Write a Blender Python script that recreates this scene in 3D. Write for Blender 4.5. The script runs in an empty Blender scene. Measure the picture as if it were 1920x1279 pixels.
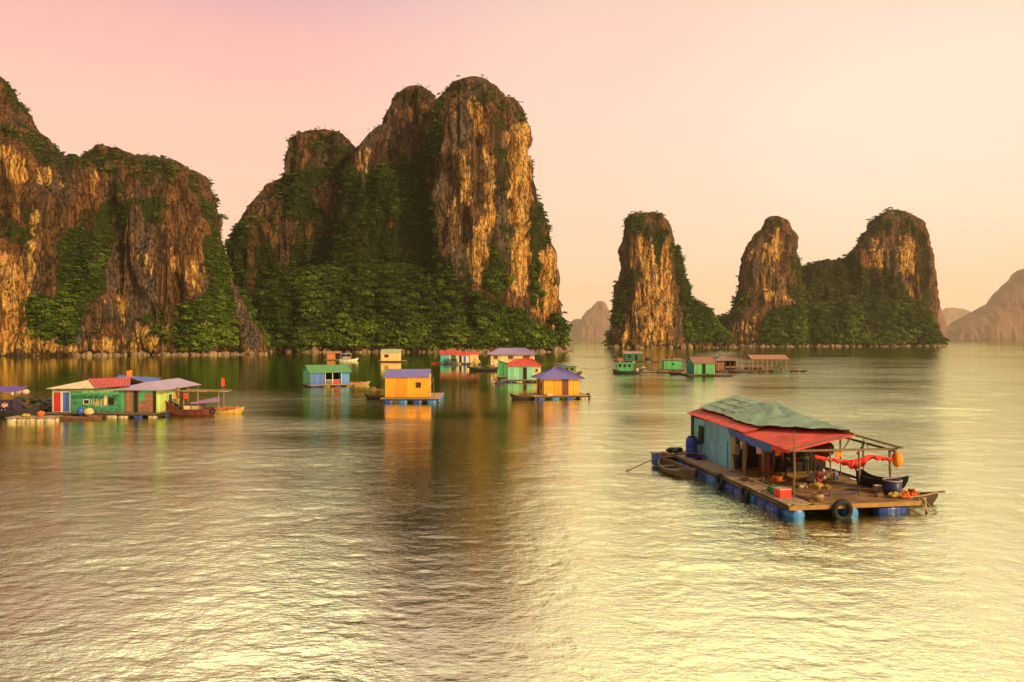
import bpy, bmesh, math, random
import numpy as np
from mathutils import Vector, Matrix, Euler
R = math.radians
random.seed(7)
C = bpy.context.scene.collection
sc = bpy.context.scene

# ------------------------------------------------------------------ camera
F, HC, HY = 1440.0, 7.5, 637.0          # focal length in photo pixels, eye height, horizon row
cam_d = bpy.data.cameras.new('camera'); cam = bpy.data.objects.new('camera', cam_d); C.objects.link(cam)
cam.location = (0, 0, HC); cam.rotation_euler = (R(90) - math.atan((639.5 - HY) / F), 0, 0)
cam_d.sensor_width = 36; cam_d.lens = 27; cam_d.clip_start = 0.5; cam_d.clip_end = 40000
sc.camera = cam

# ------------------------------------------------------------------ sun, sky, exposure
SUN_DIR = Vector((0.72, -0.66, 0.40)).normalized()
sun_d = bpy.data.lights.new('sun', 'SUN'); sun_d.energy = 5.0; sun_d.angle = R(0.5); sun_d.color = (1, 0.67, 0.33)
sun = bpy.data.objects.new('sun', sun_d); C.objects.link(sun)
sun.rotation_euler = SUN_DIR.to_track_quat('Z', 'Y').to_euler()
W = bpy.data.worlds.new('World'); sc.world = W; W.use_nodes = True
nt = W.node_tree; N = nt.nodes; L = nt.links; N.clear()
def node(tree, typ, **kw):
    n = tree.nodes.new(typ)
    for k, v in kw.items(): setattr(n, k, v)
    return n
def ramp(tree, stops, src=None, interp='LINEAR'):
    n = tree.nodes.new('ShaderNodeValToRGB'); e = n.color_ramp.elements; n.color_ramp.interpolation = interp
    while len(e) < len(stops): e.new(0.5)
    for i, (p, c) in enumerate(stops):
        e[i].position = p; e[i].color = (*(c if hasattr(c, '__len__') else (c,) * 3), 1)
    if src is not None: tree.links.new(src, n.inputs[0])
    return n.outputs[0]
def mth(tree, op, a, b=None, c=None, clamp=False):
    n = tree.nodes.new('ShaderNodeMath'); n.operation = op; n.use_clamp = clamp
    for i, v in enumerate((a, b, c)):
        if v is None: continue
        if isinstance(v, (int, float)): n.inputs[i].default_value = v
        else: tree.links.new(v, n.inputs[i])
    return n.outputs[0]
def mixc(tree, fac, a, b, mode='MIX'):
    n = tree.nodes.new('ShaderNodeMix'); n.data_type = 'RGBA'; n.blend_type = mode
    for s, v in ((n.inputs[0], fac), (n.inputs[6], a), (n.inputs[7], b)):
        if isinstance(v, (int, float)): s.default_value = v
        elif hasattr(v, '__len__'): s.default_value = (*v[:3], 1)
        else: tree.links.new(v, s)
    return n.outputs[2]
def lin(r, g, b):
    f = lambda v: (v / 255 / 12.92) if v <= 10 else ((v / 255 + 0.055) / 1.055) ** 2.4
    return (f(r), f(g), f(b))
tc = node(nt, 'ShaderNodeTexCoord'); sx = node(nt, 'ShaderNodeSeparateXYZ'); L.new(tc.outputs['Generated'], sx.inputs[0])
el = mth(nt, 'ABSOLUTE', sx.outputs[2])
cream = ramp(nt, [(0.0, lin(255, 210, 170)), (0.12, lin(255, 216, 184)), (0.28, lin(255, 220, 196)), (0.42, lin(252, 214, 190)), (0.62, (0.95, 0.80, 0.55)), (1.0, (0.75, 0.66, 0.52))], el)
pink = ramp(nt, [(0.0, lin(255, 206, 166)), (0.14, lin(255, 202, 166)), (0.28, lin(253, 192, 168)), (0.36, lin(243, 174, 166)), (0.42, lin(205, 150, 180)), (0.48, (0.66, 0.56, 0.42)), (0.62, (0.66, 0.60, 0.42)), (1.0, (0.6, 0.56, 0.48))], el)
side = ramp(nt, [(0.0, 0.0), (0.34, 0.10), (0.55, 0.75), (0.7, 1.0)], mth(nt, 'MULTIPLY_ADD', sx.outputs[0], 0.5, 0.5), 'EASE')
grad = mixc(nt, side, pink, cream)
# high bright lobes added to the unseen sky to brighten the water's reflections
fwd = mth(nt, 'GREATER_THAN', sx.outputs[1], 0.0)
def lobe(cx, cz, rx, rz, col, g):
    u = mth(nt, 'DIVIDE', mth(nt, 'SUBTRACT', sx.outputs[0], cx), rx); v = mth(nt, 'DIVIDE', mth(nt, 'SUBTRACT', sx.outputs[2], cz), rz)
    d = mth(nt, 'SQRT', mth(nt, 'ADD', mth(nt, 'MULTIPLY', u, u), mth(nt, 'MULTIPLY', v, v)))
    f = mth(nt, 'MULTIPLY', fwd, ramp(nt, [(0.0, 1.0), (0.35, 0.80), (0.7, 0.28), (1.0, 0.0)], d, 'EASE'))
    return mixc(nt, 1.0, g, mixc(nt, f, (0, 0, 0), col), 'ADD')
grad = lobe(-0.27, 0.60, 0.25, 0.18, (2.0, 1.7, 1.15), grad)
grad = lobe(0.30, 0.58, 0.40, 0.16, (1.75, 1.45, 0.70), grad)
grad = lobe(0.48, 0.22, 0.40, 0.22, (0.08, 0.09, 0.09), grad)
# unseen sky behind and left of the camera, turned down to deepen the shade
dim = mth(nt, 'MULTIPLY_ADD', sx.outputs[1], 0.5, mth(nt, 'MULTIPLY_ADD', sx.outputs[0], 0.35, 0.5))
grad = mixc(nt, 1.0, grad, ramp(nt, [(0.0, 0.38), (0.5, 0.56), (0.68, 1.0)], dim), 'MULTIPLY')
sky = node(nt, 'ShaderNodeTexSky'); sky.sky_type = 'NISHITA'; sky.sun_disc = False
sky.sun_elevation = math.asin(SUN_DIR.z); sky.sun_rotation = math.atan2(SUN_DIR.x, SUN_DIR.y)
bg1 = node(nt, 'ShaderNodeBackground'); L.new(sky.outputs[0], bg1.inputs[0]); bg1.inputs[1].default_value = 0.018
bg2 = node(nt, 'ShaderNodeBackground'); L.new(grad, bg2.inputs[0]); bg2.inputs[1].default_value = 1.04
ad = node(nt, 'ShaderNodeAddShader'); L.new(bg1.outputs[0], ad.inputs[0]); L.new(bg2.outputs[0], ad.inputs[1])
wo = node(nt, 'ShaderNodeOutputWorld'); L.new(ad.outputs[0], wo.inputs[0])
vs = sc.view_settings; vs.view_transform = 'Standard'; vs.look = 'None'; vs.exposure = 0; vs.gamma = 1; vs.use_curve_mapping = False
sc.cycles.use_denoising = True
sc.cycles.volume_bounces = 1; sc.cycles.max_bounces = 6; sc.cycles.transparent_max_bounces = 8

# ------------------------------------------------------------------ picture row/column -> place on the water
def dist(py, z=0.0): return F * (HC - z) / (py - HY)
def at(px, py, z=0.0):
    d = dist(py, z); return Vector(((px - 960) / F * d, d, z))
def wz(py, d): return HC + (HY - py) * d / F
def wx(px, d): return (px - 960) * d / F

def tag(o, label=None, cat=None, group=None, kind=None):
    if label: o['label'] = label
    if cat: o['category'] = cat
    if group: o['group'] = group
    if kind: o['kind'] = kind
    return o

# ------------------------------------------------------------------ numpy noise
def _h(i, j, k, s):
    n = (i * 374761393 + j * 668265263 + k * 2147483647 * 3 + s * 974634777) & 0xffffffff
    n = ((n ^ (n >> 13)) * 1274126177) & 0xffffffff
    n = ((n ^ (n >> 16)) * 2246822519) & 0xffffffff
    return ((n ^ (n >> 15)) & 0xffff) / 65535.0
def noise(p, s=0):
    i = np.floor(p).astype(np.int64); f = p - i; u = f * f * (3 - 2 * f); r = 0
    for a in (0, 1):
        for b in (0, 1):
            for c in (0, 1):
                w = (u[:, 0] if a else 1 - u[:, 0]) * (u[:, 1] if b else 1 - u[:, 1]) * (u[:, 2] if c else 1 - u[:, 2])
                r = r + w * _h(i[:, 0] + a, i[:, 1] + b, i[:, 2] + c, s)
    return r * 2 - 1
def fbm(p, s=0, o=3):
    r = 0; a = 1
    for k in range(o): r = r + a * noise(p * 2 ** k + 17.3 * k, s + k); a *= 0.5
    return r

# ------------------------------------------------------------------ materials
MATS = {}
def pmat(name, col, rough=0.75, var=0.25, scale=3.0, bump=0.0, metal=0.0, streak=0.0, dirt=0.0, boards=0.0):
    """weathered surface: base colour varied by noise in the object's own space, with grime and vertical runs"""
    if name in MATS: return MATS[name]
    m = bpy.data.materials.new(name); m.use_nodes = True; t = m.node_tree; b = t.nodes['Principled BSDF']
    co = node(t, 'ShaderNodeTexCoord'); n1 = node(t, 'ShaderNodeTexNoise'); n1.inputs['Scale'].default_value = scale; n1.inputs['Detail'].default_value = 6
    t.links.new(co.outputs['Object'], n1.inputs[0])
    v = ramp(t, [(0.25, 1 - var), (0.75, 1 + var * 0.6)], n1.outputs[0])
    c = mixc(t, 1.0, col, v, 'MULTIPLY')
    if boards:
        sp = node(t, 'ShaderNodeSeparateXYZ'); t.links.new(co.outputs['Object'], sp.inputs[0]); u = mth(t, 'DIVIDE', mth(t, 'ADD', sp.outputs[0], sp.outputs[1]), boards)
        fr_ = mth(t, 'FRACT', u); gap = ramp(t, [(0.0, 0.25), (0.05, 0.45), (0.10, 1.0)], mth(t, 'MULTIPLY', mth(t, 'MINIMUM', fr_, mth(t, 'SUBTRACT', 1.0, fr_)), 2 * min(boards / 0.35, 3)))
        wn = node(t, 'ShaderNodeTexWhiteNoise'); wn.noise_dimensions = '1D'; t.links.new(mth(t, 'FLOOR', u), wn.inputs['W'])
        c = mixc(t, 1.0, c, mth(t, 'MULTIPLY', gap, mth(t, 'MULTIPLY_ADD', wn.outputs[0], 0.4, 0.75)), 'MULTIPLY')
    if streak or dirt:
        mp = node(t, 'ShaderNodeMapping'); mp.inputs['Scale'].default_value = (4, 4, 0.35)
        t.links.new(co.outputs['Object'], mp.inputs[0]); n2 = node(t, 'ShaderNodeTexNoise'); n2.inputs['Scale'].default_value = 2.2; n2.inputs['Detail'].default_value = 5
        t.links.new(mp.outputs[0], n2.inputs[0])
        c = mixc(t, mth(t, 'MULTIPLY', ramp(t, [(0.45, 0), (0.7, 1)], n2.outputs[0]), streak or dirt), c, (0.09, 0.06, 0.035))
    t.links.new(c, b.inputs['Base Color']); b.inputs['Roughness'].default_value = rough; b.inputs['Metallic'].default_value = metal
    if bump:
        bp = node(t, 'ShaderNodeBump'); bp.inputs['Strength'].default_value = bump; bp.inputs['Distance'].default_value = 0.05
        n3 = node(t, 'ShaderNodeTexNoise'); n3.inputs['Scale'].default_value = scale * 4; n3.inputs['Detail'].default_value = 5
        t.links.new(co.outputs['Object'], n3.inputs[0]); t.links.new(n3.outputs[0], bp.inputs['Height']); t.links.new(bp.outputs[0], b.inputs['Normal'])
    MATS[name] = m; return m

def rock_material(name, far=False):
    m = bpy.data.materials.new(name); m.use_nodes = True; t = m.node_tree; b = t.nodes['Principled BSDF']
    co = node(t, 'ShaderNodeTexCoord')
    def nz(scale, mscale=(1, 1, 1), detail=6, rough=0.6):
        mp = node(t, 'ShaderNodeMapping'); mp.inputs['Scale'].default_value = mscale; t.links.new(co.outputs['Object'], mp.inputs[0])
        n = node(t, 'ShaderNodeTexNoise'); n.inputs['Scale'].default_value = scale; n.inputs['Detail'].default_value = detail; n.inputs['Roughness'].default_value = rough
        t.links.new(mp.outputs[0], n.inputs[0]); return n.outputs[0]
    runs = nz(0.16, (1, 1, 0.10)); runs2 = nz(0.5, (1, 1, 0.08)); patch = nz(0.035); fine = nz(0.9, (1, 1, 0.5), 8, 0.7); blot = nz(0.22, (1, 1, 0.6), 8, 0.7)
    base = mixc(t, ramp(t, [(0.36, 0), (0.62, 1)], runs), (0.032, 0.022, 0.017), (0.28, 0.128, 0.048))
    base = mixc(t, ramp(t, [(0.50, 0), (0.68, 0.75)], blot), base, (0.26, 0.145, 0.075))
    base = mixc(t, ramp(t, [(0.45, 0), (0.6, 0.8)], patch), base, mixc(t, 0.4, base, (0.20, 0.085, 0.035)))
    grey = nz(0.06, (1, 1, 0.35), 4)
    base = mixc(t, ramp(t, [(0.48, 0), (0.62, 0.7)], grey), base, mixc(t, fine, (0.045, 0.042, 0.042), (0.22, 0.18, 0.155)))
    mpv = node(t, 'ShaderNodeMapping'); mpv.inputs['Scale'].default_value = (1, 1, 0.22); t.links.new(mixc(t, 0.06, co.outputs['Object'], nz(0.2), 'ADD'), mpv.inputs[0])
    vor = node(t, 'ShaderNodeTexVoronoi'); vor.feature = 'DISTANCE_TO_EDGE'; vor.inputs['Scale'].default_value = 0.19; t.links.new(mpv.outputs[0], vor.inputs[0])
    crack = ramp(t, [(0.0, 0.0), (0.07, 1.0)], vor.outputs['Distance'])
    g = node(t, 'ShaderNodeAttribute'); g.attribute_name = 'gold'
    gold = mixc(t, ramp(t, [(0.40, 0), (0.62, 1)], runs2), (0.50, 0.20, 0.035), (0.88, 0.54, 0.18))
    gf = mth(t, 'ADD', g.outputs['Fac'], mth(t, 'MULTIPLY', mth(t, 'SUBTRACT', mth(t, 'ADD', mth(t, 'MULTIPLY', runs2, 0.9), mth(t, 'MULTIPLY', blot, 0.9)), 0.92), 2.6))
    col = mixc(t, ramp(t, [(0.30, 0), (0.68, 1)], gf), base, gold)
    dk = ramp(t, [(0.38, 0.10), (0.50, 0.85), (0.7, 1.4)], fine)
    col = mixc(t, 1.0, col, dk, 'MULTIPLY'); col = mixc(t, 1.0, col, mth(t, 'MULTIPLY_ADD', crack, 0.55, 0.45), 'MULTIPLY'); col = mixc(t, mth(t, 'MULTIPLY', ramp(t, [(0.52, 0), (0.64, 1)], nz(0.33, (1, 1, 0.05), 4)), 0.6), col, (0.03, 0.022, 0.018))
    sc_ = node(t, 'ShaderNodeAttribute'); sc_.attribute_name = 'scrub'
    sf = mth(t, 'ADD', sc_.outputs['Fac'], mth(t, 'MULTIPLY', mth(t, 'SUBTRACT', blot, 0.5), 2.5))
    scr = mixc(t, fine, (0.014, 0.022, 0.005), (0.06, 0.062, 0.014))
    col = mixc(t, ramp(t, [(0.28, 0), (0.5, 1)], sf), col, scr)
    t.links.new(col, b.inputs['Base Color']); b.inputs['Roughness'].default_value = 0.9; b.inputs['Specular IOR Level'].default_value = 0.15
    bp = node(t, 'ShaderNodeBump'); bp.inputs['Strength'].default_value = 0.9; bp.inputs['Distance'].default_value = 3.5
    h = mth(t, 'ADD', mth(t, 'ADD', mth(t, 'MULTIPLY', runs2, 0.7), fine), mth(t, 'MULTIPLY', crack, 0.35)); t.links.new(h, bp.inputs['Height']); t.links.new(bp.outputs[0], b.inputs['Normal'])
    return m
def leaf_material(name, dark, light):
    m = bpy.data.materials.new(name); m.use_nodes = True; t = m.node_tree; b = t.nodes['Principled BSDF']
    a = node(t, 'ShaderNodeAttribute'); a.attribute_name = 'tint'
    c = ramp(t, [(0.0, dark), (0.55, tuple((x + y) / 2.4 for x, y in zip(dark, light))), (0.82, light), (1.0, (light[0] * 1.35, light[1] * 1.05, light[2] * 2))], a.outputs['Fac'])
    t.links.new(c, b.inputs['Base Color']); b.inputs['Roughness'].default_value = 0.7; b.inputs['Specular IOR Level'].default_value = 0.2
    tr = node(t, 'ShaderNodeBsdfTranslucent'); t.links.new(c, tr.inputs[0]); mx = node(t, 'ShaderNodeMixShader'); mx.inputs[0].default_value = 0.25
    t.links.new(b.outputs[0], mx.inputs[1]); t.links.new(tr.outputs[0], mx.inputs[2]); t.links.new(mx.outputs[0], t.nodes['Material Output'].inputs[0])
    return m
ROCK = rock_material('limestone')
LEAF = leaf_material('jungle_leaves', (0.020, 0.050, 0.005), (0.125, 0.20, 0.014))

# ------------------------------------------------------------------ the bay: one real wavy sheet, finer near the viewer
def sstep(a, b, x): u = np.clip((x - a) / (b - a), 0, 1); return u * u * (3 - 2 * u)
def water():
    m = bpy.data.materials.new('bay_water'); m.use_nodes = True; t = m.node_tree; t.nodes.remove(t.nodes['Principled BSDF'])
    dif = node(t, 'ShaderNodeBsdfDiffuse'); dif.inputs[0].default_value = (0.20, 0.44, 0.03, 1); gl = node(t, 'ShaderNodeBsdfGlossy'); gl.inputs['Roughness'].default_value = 0.06; gl.inputs[0].default_value = (0.86, 0.95, 0.64, 1)
    fr = node(t, 'ShaderNodeFresnel'); fr.inputs[0].default_value = 1.45; mx = node(t, 'ShaderNodeMixShader')
    t.links.new(mth(t, 'MULTIPLY_ADD', fr.outputs[0], WF[0], WF[1], clamp=True), mx.inputs[0]); t.links.new(dif.outputs[0], mx.inputs[1]); t.links.new(gl.outputs[0], mx.inputs[2]); t.links.new(mx.outputs[0], t.nodes['Material Output'].inputs[0])
    co = node(t, 'ShaderNodeTexCoord'); at_ = node(t, 'ShaderNodeAttribute'); at_.attribute_name = 'chop'
    def nz(scale, ms, rot, detail, rough):
        mp = node(t, 'ShaderNodeMapping'); mp.inputs['Scale'].default_value = ms; mp.inputs['Rotation'].default_value = (0, 0, R(rot)); t.links.new(co.outputs['Object'], mp.inputs[0])
        n = node(t, 'ShaderNodeTexNoise'); n.inputs['Scale'].default_value = scale; n.inputs['Detail'].default_value = detail; n.inputs['Roughness'].default_value = rough; t.links.new(mp.outputs[0], n.inputs[0]); return n.outputs[0]
    bp = node(t, 'ShaderNodeBump'); bp.inputs['Strength'].default_value = 1.0; bp.inputs['Distance'].default_value = 0.034
    t.links.new(mth(t, 'MULTIPLY', nz(6.0, (0.6, 1.1, 1), 10, 3, 0.65), at_.outputs['Fac']), bp.inputs['Height']); [t.links.new(bp.outputs[0], q.inputs['Normal']) for q in (dif, gl, fr)]
    rr = [0.0, 5.0, 10.0]; r = 13.0
    while r < 420: rr.append(r); r *= 1.0040
    while r < 15000: rr.append(r); r *= 1.06
    rr = np.array(rr); dense = np.linspace(-41, 41, 640); th = np.radians(np.concatenate([[-180, -140, -100, -70, -50], dense, [50, 70, 100, 140]]))
    RR, TH = np.meshgrid(rr, th, indexing='ij'); X = RR * np.sin(TH); Y = RR * np.cos(TH); n = X.size; x = X.ravel(); y = Y.ravel(); rad = RR.ravel(); z0 = np.zeros(n)
    def nn(c, rot, st, sd, ridge=0.0):
        a_ = math.radians(rot); u = (x * math.cos(a_) + y * math.sin(a_)) / (c * st); v = (-x * math.sin(a_) + y * math.cos(a_)) / c
        q = noise(np.stack([u, v, z0 + sd * 1.7], 1), sd); return q if not ridge else (1 - ridge) * q + ridge * (0.5 - np.abs(q)) * 1.6
    patch = nn(38, 15, 1.8, 3) + 0.5 * nn(14, -10, 2.2, 4); lanes = nn(9, -12, 3.5, 5) + 0.5 * nn(4, 8, 3.0, 6)
    bear = x / np.maximum(y, 1)
    lee = sstep(95, 150, rad + 14 * patch) * (1 - sstep(0.05, 0.13, bear + 0.03 * patch))                     # shelter under the cliffs
    slick = 1 - sstep(0.05, 0.16, np.abs(bear + 0.055 + 0.05 * patch)); leftslick = sstep(0.42, 0.6, -bear + 0.06 * patch) * sstep(40, 90, rad)
    chop = (1 - 0.86 * lee) * (1 - 0.58 * slick) * (1 - 0.5 * leftslick) * np.clip(0.85 + 0.45 * lanes + 0.25 * patch, 0.30, 1.6)
    cell = np.maximum(rad * 0.0042, 0.03); z = z0.copy()
    for c, rot, st, sd, sl in ((2.6, 6, 2.0, 11, .012), (1.5, -16, 1.8, 12, .016), (0.85, 12, 1.7, 13, .019), (0.48, -8, 1.6, 14, .036), (0.27, 15, 1.5, 15, .066), (0.15, -5, 1.4, 16, .090)):
        w = np.clip(c / cell / 1.2 - 0.9, 0, 1); k = w > 0
        z += sl * c * w * nn(c, rot, st, sd, 0.45) * WS
    z *= chop * (1 - sstep(330, 415, rad)); z[rad < 12] = 0
    nr_, nt_ = RR.shape; me = bpy.data.meshes.new('water'); me.vertices.add(n); me.vertices.foreach_set('co', np.stack([x, y, z], 1).ravel().astype(np.float32))
    I = np.arange(n).reshape(nr_, nt_); J = np.roll(I, -1, axis=1); q = np.stack([I[:-1], J[:-1], J[1:], I[1:]], -1)[:, :, ::-1].reshape(-1, 4)
    nq = len(q); me.loops.add(nq * 4); me.loops.foreach_set('vertex_index', q.ravel().astype(np.int32)); me.polygons.add(nq)
    me.polygons.foreach_set('loop_start', np.arange(0, nq * 4, 4, dtype=np.int32)); me.polygons.foreach_set('loop_total', np.full(nq, 4, dtype=np.int32)); me.update(calc_edges=True)
    a_ = me.attributes.new('chop', 'FLOAT', 'POINT'); a_.data.foreach_set('value', (chop * np.where(rad < 420, 1, np.where(bear > .08, 1.2, .3))).astype(np.float32)); me.shade_smooth(); me.materials.append(m)
    o = bpy.data.objects.new('water', me); C.objects.link(o); tag(o, kind='structure')
WF = (1.35, 0.02); WS = 1.25
water()

# ------------------------------------------------------------------ limestone islands
def tower(bm, D, prof, thick=0.8, seg=40, power=2.6, yoff=0.0, ymin=None):
    """one rock tower: prof rows (photo row, left edge, right edge) at distance D, oval in plan"""
    rows = []
    prof = sorted(prof)
    zs = []
    for (py, l, r) in prof: zs.append((wz(py, D), wx(l, D), wx(r, D)))
    zs = [(z, a, b) for z, a, b in zs]; z, a, b = zs[-1]; zs.append((-4.0, a, b))
    z0, a0, b0 = zs[0]; mid = (a0 + b0) / 2
    out = []
    Z = [q[0] for q in zs]; ztop = Z[0]
    n = max(8, int((ztop + 4) / 5)); grid = np.linspace(ztop, -4, n)
    za = np.array(Z)[::-1]; A = np.array([q[1] for q in zs])[::-1]; B = np.array([q[2] for q in zs])[::-1]
    prev = None
    top = bm.verts.new((mid, D + yoff, ztop + 0.5)); rings = []
    for zz in grid:
        l = np.interp(zz, za, A); r = np.interp(zz, za, B); hw = (r - l) / 2; cx = (l + r) / 2
        hd = hw * thick if not callable(thick) else thick(hw, zz)
        ring = []
        for k in range(seg):
            a_ = 2 * math.pi * k / seg; c, s = math.cos(a_), math.sin(a_)
            ex = 2 / power; X = math.copysign(abs(c) ** ex, c) * hw; Y = math.copysign(abs(s) ** ex, s) * hd
            ring.append(bm.verts.new((cx + X, D + yoff + Y, zz)))
        rings.append(ring)
    for k in range(seg): bm.faces.new((top, rings[0][k], rings[0][(k + 1) % seg]))
    for i in range(len(rings) - 1):
        for k in range(seg):
            k2 = (k + 1) % seg; bm.faces.new((rings[i][k], rings[i + 1][k], rings[i + 1][k2], rings[i][k2]))
    bot = bm.verts.new((np.mean([v.co.x for v in rings[-1]]), D + yoff, -4.2))
    for k in range(seg): bm.faces.new((bot, rings[-1][(k + 1) % seg], rings[-1][k]))

def inpoly(x, y, poly):
    r = np.zeros(len(x), bool); n = len(poly)
    for i in range(n):
        x1, y1 = poly[i]; x2, y2 = poly[(i + 1) % n]
        if y1 == y2: continue
        c = ((y1 > y) != (y2 > y)) & (x < (x2 - x1) * (y - y1) / (y2 - y1) + x1); r ^= c
    return r

def island(name, towers, voxel, amp, gold=(), scrub=(), soft=6.0, seed=1, top_scrub=0.22, rockmat=None, flute=1.0):
    bm = bmesh.new()
    for tw in towers: tower(bm, *tw[:2], **(tw[2] if len(tw) > 2 else {}))
    bmesh.ops.recalc_face_normals(bm, faces=bm.faces[:])
    me = bpy.data.meshes.new(name + '_rough'); bm.to_mesh(me); bm.free()
    o = bpy.data.objects.new('rough', me); C.objects.link(o)
    md = o.modifiers.new('r', 'REMESH'); md.mode = 'VOXEL'; md.voxel_size = voxel
    dg = bpy.context.evaluated_depsgraph_get(); me2 = bpy.data.meshes.new_from_object(o.evaluated_get(dg))
    bpy.data.objects.remove(o); bpy.data.meshes.remove(me)
    bm = bmesh.new(); bm.from_mesh(me2)
    for _ in range(2): bmesh.ops.smooth_vert(bm, verts=bm.verts[:], factor=0.5, use_axis_x=True, use_axis_y=True, use_axis_z=True)
    bm.to_mesh(me2); bm.free(); me2.update()
    n = len(me2.vertices); co = np.empty(n * 3); me2.vertices.foreach_get('co', co); co = co.reshape(-1, 3)
    nr = np.empty(n * 3); me2.vertices.foreach_get('normal', nr); nr = nr.reshape(-1, 3)
    S = amp
    big = fbm(co / np.array([26, 26, 60.]) / S, seed, 3)
    fl = 1 - 2 * np.abs(noise(co / np.array([9, 9, 55.]) / S + big[:, None] * .6, seed + 5))
    fl2 = 1 - 2 * np.abs(noise(co / np.array([3.6, 3.6, 24.]) / S, seed + 9))
    st = noise(co / np.array([30, 30, 5.0]) / S, seed + 12); fine = noise(co / np.array([1.8, 1.8, 4.0]), seed + 21)
    steep = np.clip(1 - np.abs(nr[:, 2]) * 0.8, 0.15, 1)
    cr = 1 - 2 * np.abs(noise(co / np.array([17, 17, 120.]) / S + 0.5 * big[:, None], seed + 15))
    led = noise(co / np.array([14, 14, 9.0]) / S, seed + 18)
    disp = S * (4.5 * big + flute * steep * (3.6 * fl + 1.7 * fl2 - 3.0 * np.clip(cr - 0.55, 0, 1) * 2.2) + 1.2 * st + 1.5 * led) + 0.6 * fine
    hor = nr * np.array([1, 1, 0.55])
    co2 = co + hor * disp[:, None]
    foot = np.clip(1 - co2[:, 2] / 2.2, 0, 1) * (nr[:, 2] < 0.6)
    co2 -= nr * np.array([1, 1, 0]) * (foot * 1.6)[:, None]
    me2.vertices.foreach_set('co', co2.ravel()); me2.update()
    nr2 = np.empty(n * 3); me2.vertices.foreach_get('normal', nr2); nr2 = nr2.reshape(-1, 3)
    dd = np.maximum(co2[:, 1], 1); px = 960 + co2[:, 0] * F / dd; py = HY - (co2[:, 2] - HC) * F / dd
    jx = px + soft * noise(co2 / 5.0, 31) + soft * noise(co2 / 14.0, 33); jy = py + 1.5 * soft * noise(co2 / 6.0, 32) + soft * noise(co2 / 15.0, 34)
    front = nr2[:, 1] < 0.25
    g = np.zeros(n); jr = np.random.default_rng(1).normal(scale=soft * 0.55, size=(7, 2))
    def softpoly(poly): return sum(inpoly(jx + a_, jy + 2 * b_, poly) for a_, b_ in jr) / 7.0
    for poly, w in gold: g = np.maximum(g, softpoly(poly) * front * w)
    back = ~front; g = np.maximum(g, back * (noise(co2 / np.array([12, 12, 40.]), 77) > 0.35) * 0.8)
    s = np.zeros(n)
    for poly, w in scrub: s = np.maximum(s, softpoly(poly) * front * w)
    s = np.maximum(s, back * np.clip(noise(co2 / 22.0, 78) * 1.5 + 0.4 - co2[:, 2] / 250, 0, 1))
    flat = np.clip((nr2[:, 2] - 0.45) * 2.5, 0, 1); s = np.maximum(s, flat * top_scrub); g = g * (1 - flat)
    tide = np.clip(1 - np.abs(co2[:, 2] - 1.6) / 1.6, 0, 1) * front
    g = np.maximum(g, tide * 0.55 * (noise(co2 / 12.0, 55) > -0.2)) * (co2[:, 2] > 0.25); s = s * (co2[:, 2] > 3.0); gap = noise(co2 / np.array([11, 11, 16.]), seed + 61) + 0.6 * noise(co2 / np.array([4, 4, 9.]), seed + 62); hi = np.clip(co2[:, 2] / 90 - 0.1, 0, 1); s = s * np.clip(1.15 - hi * 1.1 * np.clip(gap + 0.05, 0, 1) * 1.7, 0.0, 1)
    for nm, arr in (('gold', g), ('scrub', s)):
        at_ = me2.attributes.new(nm, 'FLOAT', 'POINT'); at_.data.foreach_set('value', arr.astype(np.float32))
    me2.materials.clear(); me2.materials.append(rockmat or ROCK); me2.shade_flat()
    me2.name = name; ob = bpy.data.objects.new(name, me2); C.objects.link(ob); tag(ob, kind='structure')
    return ob, co2, nr2, s

def leaf_clump(rng, K, flat=0.75):
    """K leaf sprays through a rounded crown: (K,4,3) quads in a unit ball"""
    v = rng.normal(size=(K, 3)); v /= np.linalg.norm(v, axis=1)[:, None]; v *= (rng.uniform(0.35, 1, K) ** 0.5)[:, None]; v[:, 2] = np.abs(v[:, 2]) * flat - 0.15
    nn = v + rng.normal(scale=0.55, size=(K, 3)) + np.array([0, 0, 0.35]); nn /= np.linalg.norm(nn, axis=1)[:, None]
    t = np.cross(nn, rng.normal(size=(K, 3))); t /= np.linalg.norm(t, axis=1)[:, None]; b = np.cross(nn, t)
    v = v * rng.uniform(0.6, 1.25, 3) * np.array([1, 1, 0.85]); sz = rng.uniform(0.07, 0.18, K)[:, None]; 
    return np.stack([v - t * sz - b * sz * 0.6, v + t * sz - b * sz * 0.75, v + t * sz * 0.7 + b * sz, v - t * sz * 0.8 + b * sz * 0.7], 1)

def mesh_from_quads(name, q, tint, mat):
    nq = len(q); me = bpy.data.meshes.new(name); me.vertices.add(nq * 4); me.vertices.foreach_set('co', q.reshape(-1).astype(np.float32))
    me.loops.add(nq * 4); me.loops.foreach_set('vertex_index', np.arange(nq * 4, dtype=np.int32))
    me.polygons.add(nq); me.polygons.foreach_set('loop_start', np.arange(0, nq * 4, 4, dtype=np.int32)); me.polygons.foreach_set('loop_total', np.full(nq, 4, dtype=np.int32))
    me.update(calc_edges=True)
    a = me.attributes.new('tint', 'FLOAT', 'POINT'); a.data.foreach_set('value', np.repeat(tint, 4).astype(np.float32)); me.materials.append(mat)
    return me

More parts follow.
